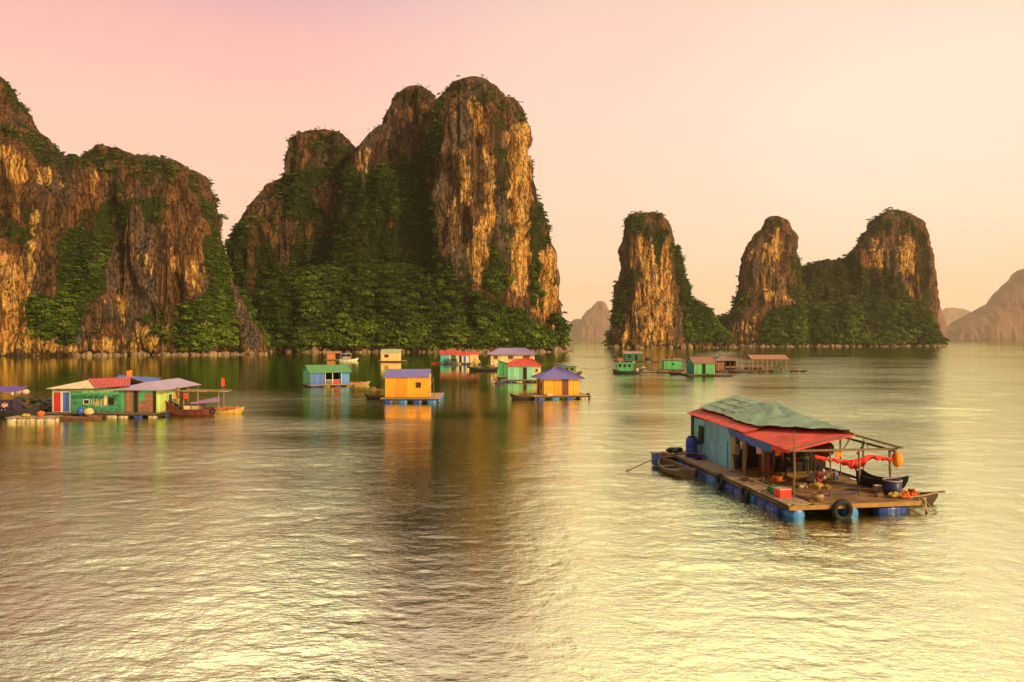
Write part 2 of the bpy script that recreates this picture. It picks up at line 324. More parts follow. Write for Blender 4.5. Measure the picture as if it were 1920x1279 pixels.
def jungle(name, isl, count, rad, K=84, seed=3, label=None, bare=0.03, skirt=0.0):
    ob, co, nr, s = isl; rng = np.random.default_rng(seed)
    vis = (nr[:, 1] < 0.55)
    p = np.clip(s, 0, 1) ** 1.2 + bare * (nr[:, 2] > 0.15); p = p * np.where(vis, 1.0, 0.22) * (co[:, 2] > 1.5) * (nr[:, 2] > -0.35)
    p /= p.sum(); idx = rng.choice(len(co), count, p=p)
    tmpl = [leaf_clump(rng, K) for _ in range(8)]; low = np.clip(1 - co[idx][:, 2] / 60, 0, 1)
    P = co[idx] + nr[idx] * rad * (0.1 + 0.3 * low[:, None]) + rng.normal(scale=rad * 0.3, size=(count, 3)); P[:, 2] = np.maximum(P[:, 2], rad * 0.5)
    low = np.clip(1 - co[idx][:, 2] / 60, 0, 1)
    r = rad * np.clip(np.exp(rng.normal(-0.32, 0.42, count)), 0.25, 1.9) * (0.5 + 0.7 * low) * np.where(s[idx] < 0.3, 0.55, 1)
    ang = rng.uniform(0, 6.28, count); ca, sa = np.cos(ang), np.sin(ang)
    T = np.array([tmpl[k] for k in rng.integers(0, 8, count)])            # count,K,4,3
    X = T[..., 0] * ca[:, None, None] - T[..., 1] * sa[:, None, None]; Y = T[..., 0] * sa[:, None, None] + T[..., 1] * ca[:, None, None]
    q = np.stack([X, Y, T[..., 2]], -1) * r[:, None, None, None] + P[:, None, None, :]
    patch = noise(P / 24.0, seed + 40) * 0.38 + noise(P / 9.0, seed + 41) * 0.26 + 0.22 * low - 0.10
    tint = np.clip(0.40 + patch[:, None] + rng.normal(scale=0.24, size=(count, 1)) + rng.normal(scale=0.12, size=(count, K)), 0, 1)
    me = mesh_from_quads(name, q.reshape(-1, 4, 3), tint.reshape(-1), LEAF)
    o = bpy.data.objects.new(name, me); C.objects.link(o); tag(o, label, kind='stuff', cat='forest')
    return o
# ---- left headland
A_gold = [([(0, 278), (30, 282), (55, 300), (56, 345), (30, 352), (10, 330), (0, 300)], 1), ([(70, 310), (95, 312), (96, 345), (72, 346)], 1),
    ([(0, 470), (40, 480), (52, 520), (55, 590), (48, 660), (0, 664)], .9), ([(58, 390), (72, 400), (66, 520), (60, 660), (44, 660), (52, 540)], .9),
    ([(318, 470), (332, 478), (345, 520), (330, 525), (318, 510)], .9), ([(364, 490), (376, 495), (378, 550), (364, 548)], .9), ([(220, 550), (238, 552), (240, 590), (222, 585)], .9),
    ([(250, 610), (320, 612), (322, 656), (250, 658)], .75), ([(40, 630), (250, 640), (250, 660), (40, 662)], .7), ([(175, 320), (190, 320), (185, 375), (173, 375)], .7), ([(260, 460), (290, 470), (285, 520), (262, 510)], .45), ([(120, 440), (150, 450), (150, 520), (125, 560)], .35)]
A_scrub = [([(225, 350), (262, 372), (240, 430), (205, 470), (192, 545), (150, 600), (135, 640), (50, 625), (48, 560), (110, 550), (112, 460), (150, 400), (190, 400)], .8),
    ([(372, 350), (400, 400), (430, 470), (445, 655), (330, 655), (340, 570), (395, 550), (385, 450)], .85), ([(165, 290), (262, 292), (360, 318), (380, 370), (330, 360), (262, 350), (200, 330), (130, 330), (110, 300)], .45),
    ([(0, 145), (40, 180), (100, 250), (130, 290), (120, 340), (60, 290), (0, 260)], .4), ([(0, 350), (60, 370), (70, 450), (30, 460), (0, 440)], .55), ([(270, 370), (310, 380), (300, 420), (275, 410)], .8), ([(250, 590), (420, 560), (430, 655), (300, 650)], .3)]
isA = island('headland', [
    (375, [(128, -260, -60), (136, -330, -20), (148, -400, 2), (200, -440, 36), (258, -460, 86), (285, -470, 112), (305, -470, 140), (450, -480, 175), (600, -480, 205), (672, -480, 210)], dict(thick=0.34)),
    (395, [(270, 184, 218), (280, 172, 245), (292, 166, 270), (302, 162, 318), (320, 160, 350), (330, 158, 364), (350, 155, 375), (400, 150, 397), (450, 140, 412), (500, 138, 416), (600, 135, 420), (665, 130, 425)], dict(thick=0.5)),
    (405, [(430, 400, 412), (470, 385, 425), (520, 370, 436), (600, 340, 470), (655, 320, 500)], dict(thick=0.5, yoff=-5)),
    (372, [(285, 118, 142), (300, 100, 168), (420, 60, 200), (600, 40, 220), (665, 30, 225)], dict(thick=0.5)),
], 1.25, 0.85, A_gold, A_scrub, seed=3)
jungle('headland_jungle', isA, 7000, 2.0, seed=5, label='dark green trees and scrub clinging to the left headland cliff')

# ---- great central massif
B_gold = [([(884, 185), (904, 190), (912, 262), (890, 262)], .9), ([(862, 285), (880, 290), (886, 385), (868, 400)], .75), ([(905, 275), (925, 290), (925, 410), (905, 470), (896, 420), (912, 350)], .9),
    ([(884, 420), (914, 430), (916, 480), (895, 532), (882, 524)], 1.0), ([(950, 230), (990, 235), (997, 330), (995, 450), (984, 560), (962, 545), (962, 430), (955, 330)], 1.0),
    ([(1008, 455), (1040, 465), (1046, 560), (1050, 650), (1032, 650), (1012, 590)], 1.0), ([(1000, 560), (1030, 570), (1034, 640), (1020, 640)], .6), ([(580, 640), (700, 625), (705, 655), (580, 657)], .5),
    ([(850, 640), (1040, 630), (1045, 660), (850, 660)], .35), ([(838, 350), (850, 350), (852, 430), (840, 430)], .4), ([(560, 415), (566, 415), (566, 450), (558, 450)], .7), ([(720, 200), (745, 200), (740, 250), (722, 250)], .35), ([(680, 270), (700, 280), (690, 340), (670, 330)], .4)]
B_scrub = [([(425, 460), (470, 395), (520, 350), (560, 320), (660, 300), (675, 350), (705, 310), (722, 285), (785, 290), (825, 190), (838, 190), (828, 300), (815, 400), (830, 480), (880, 540), (950, 570), (1000, 600), (1040, 655), (425, 660)], 1.0),
    ([(430, 585), (500, 560), (560, 575), (640, 520), (720, 540), (800, 500), (860, 530), (960, 575), (1040, 650), (1040, 662), (425, 662)], 1.0), ([(925, 430), (955, 380), (960, 540), (940, 560), (905, 545)], .85), ([(992, 372), (1030, 390), (1040, 455), (1008, 470), (1010, 570), (992, 560)], 1),
    ([(540, 247), (660, 250), (665, 300), (530, 330)], .45), ([(740, 160), (815, 165), (840, 150), (915, 152), (985, 200), (985, 235), (920, 200), (850, 180), (820, 215), (730, 200)], .34), ([(925, 215), (950, 220), (950, 380), (930, 360)], .5), ([(868, 250), (890, 280), (895, 330), (870, 300)], .5), ([(1040, 580), (1064, 600), (1062, 645), (1042, 640)], .8), ([(820, 480), (880, 480), (890, 560), (820, 540)], .5)]
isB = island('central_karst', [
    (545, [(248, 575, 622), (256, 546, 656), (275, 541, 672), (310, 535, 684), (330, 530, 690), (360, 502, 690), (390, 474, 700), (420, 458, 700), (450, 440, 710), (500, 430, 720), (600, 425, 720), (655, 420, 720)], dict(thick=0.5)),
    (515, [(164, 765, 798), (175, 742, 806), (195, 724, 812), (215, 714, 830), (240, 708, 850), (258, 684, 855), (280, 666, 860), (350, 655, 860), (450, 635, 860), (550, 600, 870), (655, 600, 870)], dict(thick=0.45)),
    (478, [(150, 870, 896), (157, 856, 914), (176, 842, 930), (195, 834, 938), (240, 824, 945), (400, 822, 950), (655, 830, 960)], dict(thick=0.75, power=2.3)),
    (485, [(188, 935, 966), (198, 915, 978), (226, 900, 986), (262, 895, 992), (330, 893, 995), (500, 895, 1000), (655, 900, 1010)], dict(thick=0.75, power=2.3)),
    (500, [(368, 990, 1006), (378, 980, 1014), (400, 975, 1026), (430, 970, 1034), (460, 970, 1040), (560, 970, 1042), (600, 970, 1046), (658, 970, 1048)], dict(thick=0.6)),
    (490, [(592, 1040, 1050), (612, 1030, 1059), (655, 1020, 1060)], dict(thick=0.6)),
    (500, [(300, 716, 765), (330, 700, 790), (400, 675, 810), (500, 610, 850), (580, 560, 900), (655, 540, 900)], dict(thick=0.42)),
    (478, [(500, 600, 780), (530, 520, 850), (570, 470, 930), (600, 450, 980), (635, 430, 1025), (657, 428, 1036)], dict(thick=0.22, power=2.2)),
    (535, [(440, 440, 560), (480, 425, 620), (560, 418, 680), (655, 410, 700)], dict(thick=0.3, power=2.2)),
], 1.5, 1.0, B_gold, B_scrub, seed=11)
jungle('central_jungle', isB, 19000, 3.0, seed=8, label='thick green jungle covering the foot and ledges of the tall central cliffs')

# ---- pillar and twin peaks on the right
C_gold = [([(1195, 440), (1250, 440), (1262, 560), (1270, 650), (1160, 650), (1180, 580), (1205, 520)], .62), ([(1238, 455), (1256, 460), (1262, 640), (1240, 650), (1236, 560)], .95), ([(1208, 470), (1228, 480), (1222, 650), (1205, 650), (1216, 560)], .8)]
C_scrub = [([(1180, 400), (1245, 402), (1254, 440), (1235, 480), (1228, 500), (1220, 440), (1172, 440)], .75), ([(1160, 530), (1190, 505), (1208, 510), (1180, 560), (1155, 620), (1150, 600)], .8), ([(1256, 455), (1286, 462), (1300, 560), (1345, 595), (1380, 640), (1290, 645), (1275, 560), (1264, 500)], .95)]
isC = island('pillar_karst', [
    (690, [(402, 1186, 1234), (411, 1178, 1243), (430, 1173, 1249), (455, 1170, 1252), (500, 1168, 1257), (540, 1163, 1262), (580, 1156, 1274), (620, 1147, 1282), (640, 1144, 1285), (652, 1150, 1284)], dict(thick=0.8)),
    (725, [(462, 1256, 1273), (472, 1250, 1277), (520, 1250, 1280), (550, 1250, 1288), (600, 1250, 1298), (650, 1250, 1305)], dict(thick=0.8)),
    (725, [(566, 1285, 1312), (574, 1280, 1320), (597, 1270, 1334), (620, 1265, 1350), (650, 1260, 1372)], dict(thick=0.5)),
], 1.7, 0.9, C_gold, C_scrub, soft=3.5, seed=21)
jungle('pillar_jungle', isC, 3600, 3.2, K=64, seed=9, label='scrub and bushes on top and behind the lone right pillar')
D_gold = [([(1448, 425), (1464, 430), (1462, 490), (1450, 485)], .8), ([(1430, 455), (1447, 455), (1448, 565), (1433, 560)], .9), ([(1398, 450), (1428, 450), (1425, 485), (1400, 485)], .4), ([(1375, 600), (1420, 590), (1425, 648), (1372, 650)], .45), ([(1450, 540), (1495, 540), (1492, 575), (1452, 565)], .45),
    ([(1626, 448), (1662, 460), (1655, 505), (1632, 500)], .75), ([(1690, 440), (1712, 450), (1714, 520), (1685, 510), (1680, 490)], .8), ([(1700, 530), (1725, 530), (1724, 570), (1700, 560)], .4)]
D_scrub = [([(1497, 478), (1530, 486), (1600, 478), (1622, 505), (1672, 508), (1690, 525), (1705, 560), (1735, 570), (1764, 645), (1430, 648), (1425, 600), (1460, 578), (1500, 575)], .95), ([(1640, 395), (1705, 398), (1738, 450), (1742, 600), (1728, 560), (1715, 450), (1690, 430), (1640, 440), (1612, 470), (1620, 430)], .5),
    ([(1430, 410), (1462, 408), (1470, 420), (1435, 432), (1412, 450)], .5), ([(1385, 545), (1410, 560), (1385, 600), (1345, 610), (1345, 590)], .9), ([(1484, 470), (1498, 480), (1500, 570), (1480, 560)], .6)]
isD = island('twin_peak_karst', [
    (815, [(408, 1448, 1461), (420, 1434, 1472), (440, 1416, 1480), (460, 1405, 1484), (480, 1396, 1486), (540, 1388, 1490), (575, 1380, 1492), (600, 1374, 1500), (650, 1368, 1505)], dict(thick=0.8)),
    (825, [(482, 1484, 1496), (500, 1480, 1498), (650, 1480, 1500)], dict(thick=1.0)),
    (850, [(394, 1666, 1686), (401, 1651, 1703), (416, 1636, 1720), (440, 1621, 1732), (462, 1608, 1737), (474, 1592, 1740), (560, 1594, 1742), (605, 1585, 1746), (630, 1580, 1755), (649, 1570, 1760)], dict(thick=0.6)),
    (860, [(480, 1585, 1625), (488, 1565, 1650), (500, 1500, 1680), (560, 1460, 1700), (650, 1440, 1720)], dict(thick=0.35, power=2.2)),
    (825, [(560, 1560, 1660), (580, 1500, 1720), (610, 1450, 1742), (650, 1400, 1758)], dict(thick=0.22, power=2.2)),
    (850, [(592, 1365, 1420), (610, 1345, 1430), (650, 1320, 1440)], dict(thick=0.5)),
], 1.9, 1.0, D_gold, D_scrub, soft=3.5, seed=25)
jungle('twin_peak_jungle', isD, 8000, 3.8, K=64, seed=12, label='green jungle filling the saddle between the two right peaks')

# ---- far islands in the haze
for nm, tws, vx, sd in (
    ('distant_karst', [(6800, [(565, 1120, 1130), (572, 1113, 1136), (583, 1104, 1142), (592, 1096, 1148), (640, 1084, 1165)], dict(thick=.6)), (6900, [(599, 1074, 1086), (606, 1068, 1104), (640, 1060, 1120)], dict(thick=.6))], 14, 41),
    ('distant_headland', [(4600, [(462, 2020, 2080), (490, 1945, 2160), (510, 1914, 2200), (535, 1888, 2200), (560, 1860, 2200), (590, 1826, 2200), (608, 1786, 2200), (618, 1768, 2200), (640, 1758, 2200)], dict(thick=.3))], 12, 43),
    ('distant_islet', [(3300, [(572, 1742, 1754), (585, 1742, 1764), (605, 1742, 1770), (640, 1742, 1774)], dict(thick=.7))], 7, 45),
    ('far_ridge', [(9500, [(575, 1772, 1792), (583, 1762, 1816), (592, 1745, 1842), (612, 1720, 1900), (641, 1700, 1960)], dict(thick=.4))], 24, 47)):
    k = {14: 4, 12: 5, 7: 3, 24: 6}[vx]
    o_ = island(nm, tws, vx, k, seed=sd, soft=0, flute=0.8, rockmat=pmat('distant_rock', (0.15, 0.065, 0.05), 0.9, 0.6, 0.01, 0.3))

# ---- boulders along the shore
def rubble():
    rng = np.random.default_rng(4); bm0 = bmesh.new(); bmesh.ops.create_icosphere(bm0, subdivisions=1, radius=1)
    v = np.array([p.co[:] for p in bm0.verts]); f = np.array([[p.index for p in q.verts] for q in bm0.faces]); bm0.free()
    V = []; Fc = []; k = 0
    for isl, lo, hi, n, r in ((isB, 540, 1062, 420, 1.3), (isB, 420, 540, 60, 1.1), (isA, 140, 500, 200, 0.9), (isC, 1140, 1380, 120, 1.6), (isD, 1360, 1765, 220, 1.8)):
        ob, co, nr, s = isl; d = co[:, 1]; px = 960 + co[:, 0] * F / np.maximum(d, 1)
        c = np.where((np.abs(co[:, 2] - 1.0) < 1.2) & (nr[:, 1] < 0.1) & (px > lo) & (px < hi))[0]
        if not len(c): continue
        for i in rng.choice(c, n):
            rr = r * rng.uniform(0.35, 1.6) ** 1.3; q = v * (1 + rng.normal(scale=.18, size=(len(v), 1))) * rr * rng.uniform(.6, 1.3, 3)
            h = nr[i] * np.array([1, 1, 0]); p = co[i] + h * rng.uniform(0.3, 3.2) * r; p[2] = rng.uniform(-0.2, 0.5) * rr
            V.append(q + p); Fc.append(f + k); k += len(v)
    me = bpy.data.meshes.new('shore_boulders'); me.from_pydata(np.concatenate(V).tolist(), [], np.concatenate(Fc).tolist())
    me.materials.append(pmat('shore_rock', (0.26, 0.17, 0.11), 0.9, 0.6, 0.5, 0.4))
    o = bpy.data.objects.new('shore_boulders', me); C.objects.link(o); tag(o, 'pale brown boulders and rubble along the waterline of the cliffs', 'boulders', kind='stuff')
rubble()

# ---- haze
def haze(density):
    m = bpy.data.materials.new('haze_air'); m.use_nodes = True; t = m.node_tree; t.nodes.remove(t.nodes['Principled BSDF'])
    v = node(t, 'ShaderNodeVolumePrincipled'); v.inputs['Color'].default_value = (1, 0.80, 0.66, 1); v.inputs['Density'].default_value = density; v.inputs['Anisotropy'].default_value = 0.3
    t.links.new(v.outputs[0], t.nodes['Material Output'].inputs['Volume'])
    S = 15500; x0, x1, y0, y1, z0, z1 = -S, S, -S, S, -1, 1000
    vv = [(x, y, z) for z in (z0, z1) for x, y in ((x0, y0), (x1, y0), (x1, y1), (x0, y1))]
    me = bpy.data.meshes.new('haze'); me.from_pydata(vv, [], [(3, 2, 1, 0), (4, 5, 6, 7), (0, 1, 5, 4), (1, 2, 6, 5), (2, 3, 7, 6), (3, 0, 4, 7)]); me.materials.append(m)
    o = bpy.data.objects.new('haze', me); C.objects.link(o); tag(o, kind='stuff')
haze(0.000058)
# ------------------------------------------------------------------ mesh builder
class MB:
    def __init__(s): s.v = []; s.f = []
    def add(s, vs, fs):
        k = len(s.v); s.v += [tuple(p) for p in vs]; s.f += [tuple(i + k for i in f) for f in fs]; return s
    def box(s, x0, x1, y0, y1, z0, z1):
        return s.add([(x0, y0, z0), (x1, y0, z0), (x1, y1, z0), (x0, y1, z0), (x0, y0, z1), (x1, y0, z1), (x1, y1, z1), (x0, y1, z1)],
                     [(3, 2, 1, 0), (4, 5, 6, 7), (0, 1, 5, 4), (1, 2, 6, 5), (2, 3, 7, 6), (3, 0, 4, 7)])
    def beam(s, a, b, w=0.08, h=None):
        h = h or w; a = Vector(a); b = Vector(b); d = (b - a).normalized(); u = d.cross(Vector((0, 0, 1)))
        u = Vector((1, 0, 0)) if u.length < 1e-3 else u.normalized(); n = u.cross(d).normalized(); u = u * w / 2; n = n * h / 2
        return s.add([a - u - n, a + u - n, a + u + n, a - u + n, b - u - n, b + u - n, b + u + n, b - u + n], [(3, 2, 1, 0), (4, 5, 6, 7), (0, 1, 5, 4), (1, 2, 6, 5), (2, 3, 7, 6), (3, 0, 4, 7)])
    def tube(s, pts, r, n=8, cap=True):
        pts = [Vector(p) for p in pts]; rs = r if hasattr(r, '__len__') else [r] * len(pts); k = len(s.v)
        for i, p in enumerate(pts):
            d = (pts[min(i + 1, len(pts) - 1)] - pts[max(i - 1, 0)]).normalized(); u = d.cross(Vector((0, 0, 1)))
            u = Vector((1, 0, 0)) if u.length < 1e-3 else u.normalized(); w = d.cross(u)
            for j in range(n):
                a = 2 * math.pi * j / n; s.v.append(tuple(p + (u * math.cos(a) + w * math.sin(a)) * rs[i]))
        for i in range(len(pts) - 1):
            for j in range(n): s.f.append((k + i * n + j, k + i * n + (j + 1) % n, k + (i + 1) * n + (j + 1) % n, k + (i + 1) * n + j))
        if cap: s.f.append(tuple(k + j for j in reversed(range(n)))); s.f.append(tuple(k + (len(pts) - 1) * n + j for j in range(n)))
        return s
    def lathe(s, prof, c=(0, 0, 0), axis='z', n=16):
        k = len(s.v); c = Vector(c)
        for (r, h) in prof:
            for j in range(n):
                a = 2 * math.pi * j / n; x, y = r * math.cos(a), r * math.sin(a)
                s.v.append(tuple(c + Vector({'z': (x, y, h), 'x': (h, x, y), 'y': (x, h, y)}[axis])))
        for i in range(len(prof) - 1):
            for j in range(n): s.f.append((k + i * n + j, k + i * n + (j + 1) % n, k + (i + 1) * n + (j + 1) % n, k + (i + 1) * n + j))
        s.f.append(tuple(k + j for j in reversed(range(n)))); s.f.append(tuple(k + (len(prof) - 1) * n + j for j in range(n)))
        return s
    def torus(s, c, R_, r, axis='y', n=20, m=8):
        k = len(s.v); c = Vector(c)
        for i in range(n):
            a = 2 * math.pi * i / n
            for j in range(m):
                b = 2 * math.pi * j / m; q = R_ + r * math.cos(b); x, y, z = q * math.cos(a), q * math.sin(a), r * math.sin(b) * 1.15
                s.v.append(tuple(c + Vector({'z': (x, y, z), 'x': (z, x, y), 'y': (x, z, y)}[axis])))
        for i in range(n):
            for j in range(m): s.f.append((k + i * m + j, k + ((i + 1) % n) * m + j, k + ((i + 1) % n) * m + (j + 1) % m, k + i * m + (j + 1) % m))
        return s
    def sheet(s, p00, p10, p11, p01, nu=8, nv=4, corr=0.0, t=0.03, sag=0.0, wob=0.0, seed=0):
        """a panel from four corners; ridges run along v when corr is set; sag and wobble for cloth"""
        rg = random.Random(seed); P = [Vector(p) for p in (p00, p10, p11, p01)]; nrm = (P[1] - P[0]).cross(P[3] - P[0]).normalized()
        if corr: nu = max(4, int((P[1] - P[0]).length / 0.12)) if corr > 0.02 else max(4, int((P[1] - P[0]).length / 0.25))
        k = len(s.v); G = []
        for side in (0, 1):
            for i in range(nu + 1):
                for j in range(nv + 1):
                    u, v = i / nu, j / nv; p = P[0] * (1 - u) * (1 - v) + P[1] * u * (1 - v) + P[2] * u * v + P[3] * (1 - u) * v
                    p = p + nrm * (corr * (1 if i % 2 else -1) * 0.5) - Vector((0, 0, 1)) * sag * 16 * u * (1 - u) * v * (1 - v)
                    if wob and not side: G.append(nrm * rg.uniform(-wob, wob))
                    if wob: p = p + G[i * (nv + 1) + j]
                    s.v.append(tuple(p - nrm * t * side))
        m = (nu + 1) * (nv + 1); I = lambda i, j, q: k + q * m + i * (nv + 1) + j
        for i in range(nu):
            for j in range(nv):
                s.f.append((I(i, j, 0), I(i + 1, j, 0), I(i + 1, j + 1, 0), I(i, j + 1, 0))); s.f.append((I(i, j, 1), I(i, j + 1, 1), I(i + 1, j + 1, 1), I(i + 1, j, 1)))
        for i in range(nu): s.f.append((I(i, 0, 0), I(i, 0, 1), I(i + 1, 0, 1), I(i + 1, 0, 0))); s.f.append((I(i, nv, 0), I(i + 1, nv, 0), I(i + 1, nv, 1), I(i, nv, 1)))
        for j in range(nv): s.f.append((I(0, j, 0), I(0, j + 1, 0), I(0, j + 1, 1), I(0, j, 1))); s.f.append((I(nu, j, 0), I(nu, j, 1), I(nu, j + 1, 1), I(nu, j + 1, 0)))
        return s
    def blob(s, c, r, seed=0, rough=0.25, sub=2):
        rg = random.Random(seed); b = bmesh.new(); bmesh.ops.create_icosphere(b, subdivisions=sub, radius=1); k = len(s.v)
        r = r if hasattr(r, '__len__') else (r, r, r)
        for v in b.verts:
            q = 1 + rg.uniform(-rough, rough); s.v.append((c[0] + v.co.x * r[0] * q, c[1] + v.co.y * r[1] * q, c[2] + v.co.z * r[2] * q))
        for f in b.faces: s.f.append(tuple(v.index + k for v in f.verts))
        b.free(); return s
    def build(s, name, m, parent=None, smooth=False, shear=0.0, label=None):
        me = bpy.data.meshes.new(name); vs = s.v if not shear else [(x + y * shear, y, z) for x, y, z in s.v]
        me.from_pydata(vs, [], s.f); me.materials.append(m); me.update()
        if smooth:
            me.shade_smooth()
        o = bpy.data.objects.new(name, me); C.objects.link(o)
        if parent is not None: o.parent = parent
        if label: o['label'] = label
        return o

def thing(name, label, cat, loc, rot=0, group=None):
    o = bpy.data.objects.new(name, None); C.objects.link(o); o.empty_display_size = 0.3
    o.location = loc; o.rotation_euler = (0, 0, R(rot)); return tag(o, label, cat, group)
def solo(mb, name, m, label, cat, loc=(0, 0, 0), rot=0, group=None, smooth=False):
    o = mb.build(name, m, None, smooth); o.location = loc; o.rotation_euler = (0, 0, R(rot)); return tag(o, label, cat, group)
def twin(o, parent=None):
    c = o.copy(); C.objects.link(c)
    if parent is not None: c.parent = parent
    for ch in list(o.children): twin(ch, c)
    return c

def pile(rad, seed, n=9, flat=.55):
    q = random.Random(seed); m = MB()
    for i in range(n):
        a = q.uniform(0, 6.28); d = q.uniform(0, .75) * rad; h = (1 - d / rad) * rad * flat
        m.blob((math.cos(a) * d * 1.3, math.sin(a) * d, h * .6 + .02), (rad * q.uniform(.3, .6), rad * q.uniform(.25, .5), rad * q.uniform(.18, .4)), seed + i, .22, 2)
    return m

# ------------------------------------------------------------------ paints
def P_(name, col, **k): return pmat(name, col, **k)
WOOD = P_('weathered_wood', (0.20, 0.125, 0.07), rough=.85, var=.5, scale=5, bump=.4, streak=.3)
DWOOD = P_('dark_wood', (0.06, 0.035, 0.022), rough=.8, var=.5, scale=4, bump=.3)
PLANK = P_('sun_bleached_planks', (0.42, 0.29, 0.17), rough=.85, var=.45, scale=6, bump=.4, streak=.2)
OCHRE = P_('ochre_boards', (0.40, 0.26, 0.055), rough=.7, var=.35, scale=1.2, dirt=.4)
BAMBOO = P_('bamboo', (0.36, 0.22, 0.10), rough=.6, var=.35, scale=6)
BLUE_DRUM = P_('blue_drum_plastic', (0.02, 0.06, 0.42), rough=.35, var=.2, scale=3, dirt=.35)
LBLUE_DRUM = P_('light_blue_drum_plastic', (0.03, 0.20, 0.62), rough=.4, var=.2, scale=3, dirt=.2)
STYRO = P_('foam_float', (0.60, 0.47, 0.30), rough=.8, var=.5, scale=3, dirt=.6)
RUBBER = P_('tyre_rubber', (0.015, 0.014, 0.014), rough=.8, var=.3)
DARK = P_('interior_shade', (0.012, 0.010, 0.009), rough=.9, var=.3)  # near-black colour in place of the shade inside rooms, porches and windows
ROPE = P_('rope_fibre', (0.22, 0.15, 0.08), rough=.9)
RED_TIN = P_('red_roof_sheets', (0.66, 0.06, 0.032), rough=.6, var=.5, scale=1.3, dirt=.4)
BROWN_TIN = P_('rusty_roof_sheets', (0.36, 0.15, 0.09), rough=.7, var=.35, scale=1.5, dirt=.3)
PURP_TIN = P_('purple_roof_sheets', (0.17, 0.13, 0.46), rough=.5, var=.15, scale=1.5, dirt=.1)
LAV_TIN = P_('lavender_roof_sheets', (0.44, 0.33, 0.50), rough=.6, var=.2, scale=1.2, dirt=.2)
BLUE_TARP = P_('blue_tarpaulin', (0.03, 0.10, 0.48), rough=.45, var=.3, scale=3)
GREEN_TIN = P_('green_roof_sheets', (0.10, 0.30, 0.09), rough=.6, var=.2, scale=1.5, dirt=.15)
CREAM = P_('cream_paint', (0.72, 0.56, 0.30), rough=.8, var=.2, scale=2, dirt=.25, boards=0.5)
WHITE = P_('white_paint', (0.75, 0.70, 0.60), rough=.7, var=.15, scale=4, dirt=.2, boards=0.4)
YEL = P_('orange_yellow_paint', (0.84, 0.33, 0.014), rough=.6, var=.10, scale=1.2, dirt=.12, boards=1.28)
YEL2 = P_('bright_yellow_paint', (0.92, 0.50, 0.02), rough=.6, var=.10, scale=1.2, dirt=.1, boards=1.28)
TEAL = P_('teal_paint', (0.10, 0.48, 0.30), rough=.6, var=.2, scale=2, dirt=.25, boards=0.35)
GRN = P_('green_paint', (0.06, 0.38, 0.15), rough=.65, var=.3, scale=2, dirt=.3, boards=0.35)
DGRN = P_('dark_green_paint', (0.02, 0.16, 0.09), rough=.65, var=.3, scale=2, dirt=.3, boards=0.3)
LIME = P_('lime_paint', (0.50, 0.66, 0.16), rough=.7, var=.25, scale=2, dirt=.3, boards=0.6)
BLUEP = P_('blue_paint', (0.05, 0.15, 0.55), rough=.6, var=.25, scale=2, dirt=.2, boards=0.35)
REDP = P_('red_paint', (0.55, 0.03, 0.015), rough=.6, var=.25, scale=2, dirt=.2)
BRICK = P_('brown_board', (0.30, 0.13, 0.075), rough=.8, var=.4, scale=3, dirt=.3, boards=0.28)
ORANGE = P_('orange_fabric', (0.85, 0.25, 0.02), rough=.8, var=.2)
REDF = P_('red_fabric', (0.75, 0.04, 0.02), rough=.8, var=.2)
NETG = P_('green_net', (0.015, 0.20, 0.05), rough=.9, var=.4, scale=8, bump=.8)
NETB = P_('brown_net', (0.26, 0.14, 0.07), rough=.95, var=.6, scale=8, bump=.8)
NETY = P_('yellow_net', (0.55, 0.36, 0.06), rough=.95, var=.4, scale=8, bump=.8)
NETO = P_('orange_net', (0.75, 0.16, 0.03), rough=.95, var=.5, scale=8, bump=.8)
BLKP = P_('black_plastic', (0.015, 0.015, 0.018), rough=.6, var=.3)
SKIN = P_('skin', (0.36, 0.18, 0.10), rough=.6, var=.1)
GREYF = P_('grey_cloth', (0.22, 0.21, 0.21), rough=.9, var=.15)
NAVY = P_('navy_cloth', (0.025, 0.03, 0.07), rough=.9, var=.2)
HAIR = P_('black_hair', (0.012, 0.010, 0.009), rough=.6, var=.2)
PINKF = P_('pale_pink_cloth', (0.72, 0.48, 0.42), rough=.9, var=.15)
STEEL = P_('dull_metal', (0.35, 0.32, 0.30), rough=.45, var=.3, metal=.6)

def drum_mb(c, axis='x', L_=0.9, r=0.29, n=14):
    h = L_ / 2; return MB().lathe([(r * .86, -h), (r, -h + .03), (r, -h / 3 - .03), (r * 1.05, -h / 3), (r, -h / 3 + .03), (r, h / 3 - .03), (r * 1.05, h / 3), (r, h / 3 + .03), (r, h - .03), (r * .86, h)], c, axis, n)

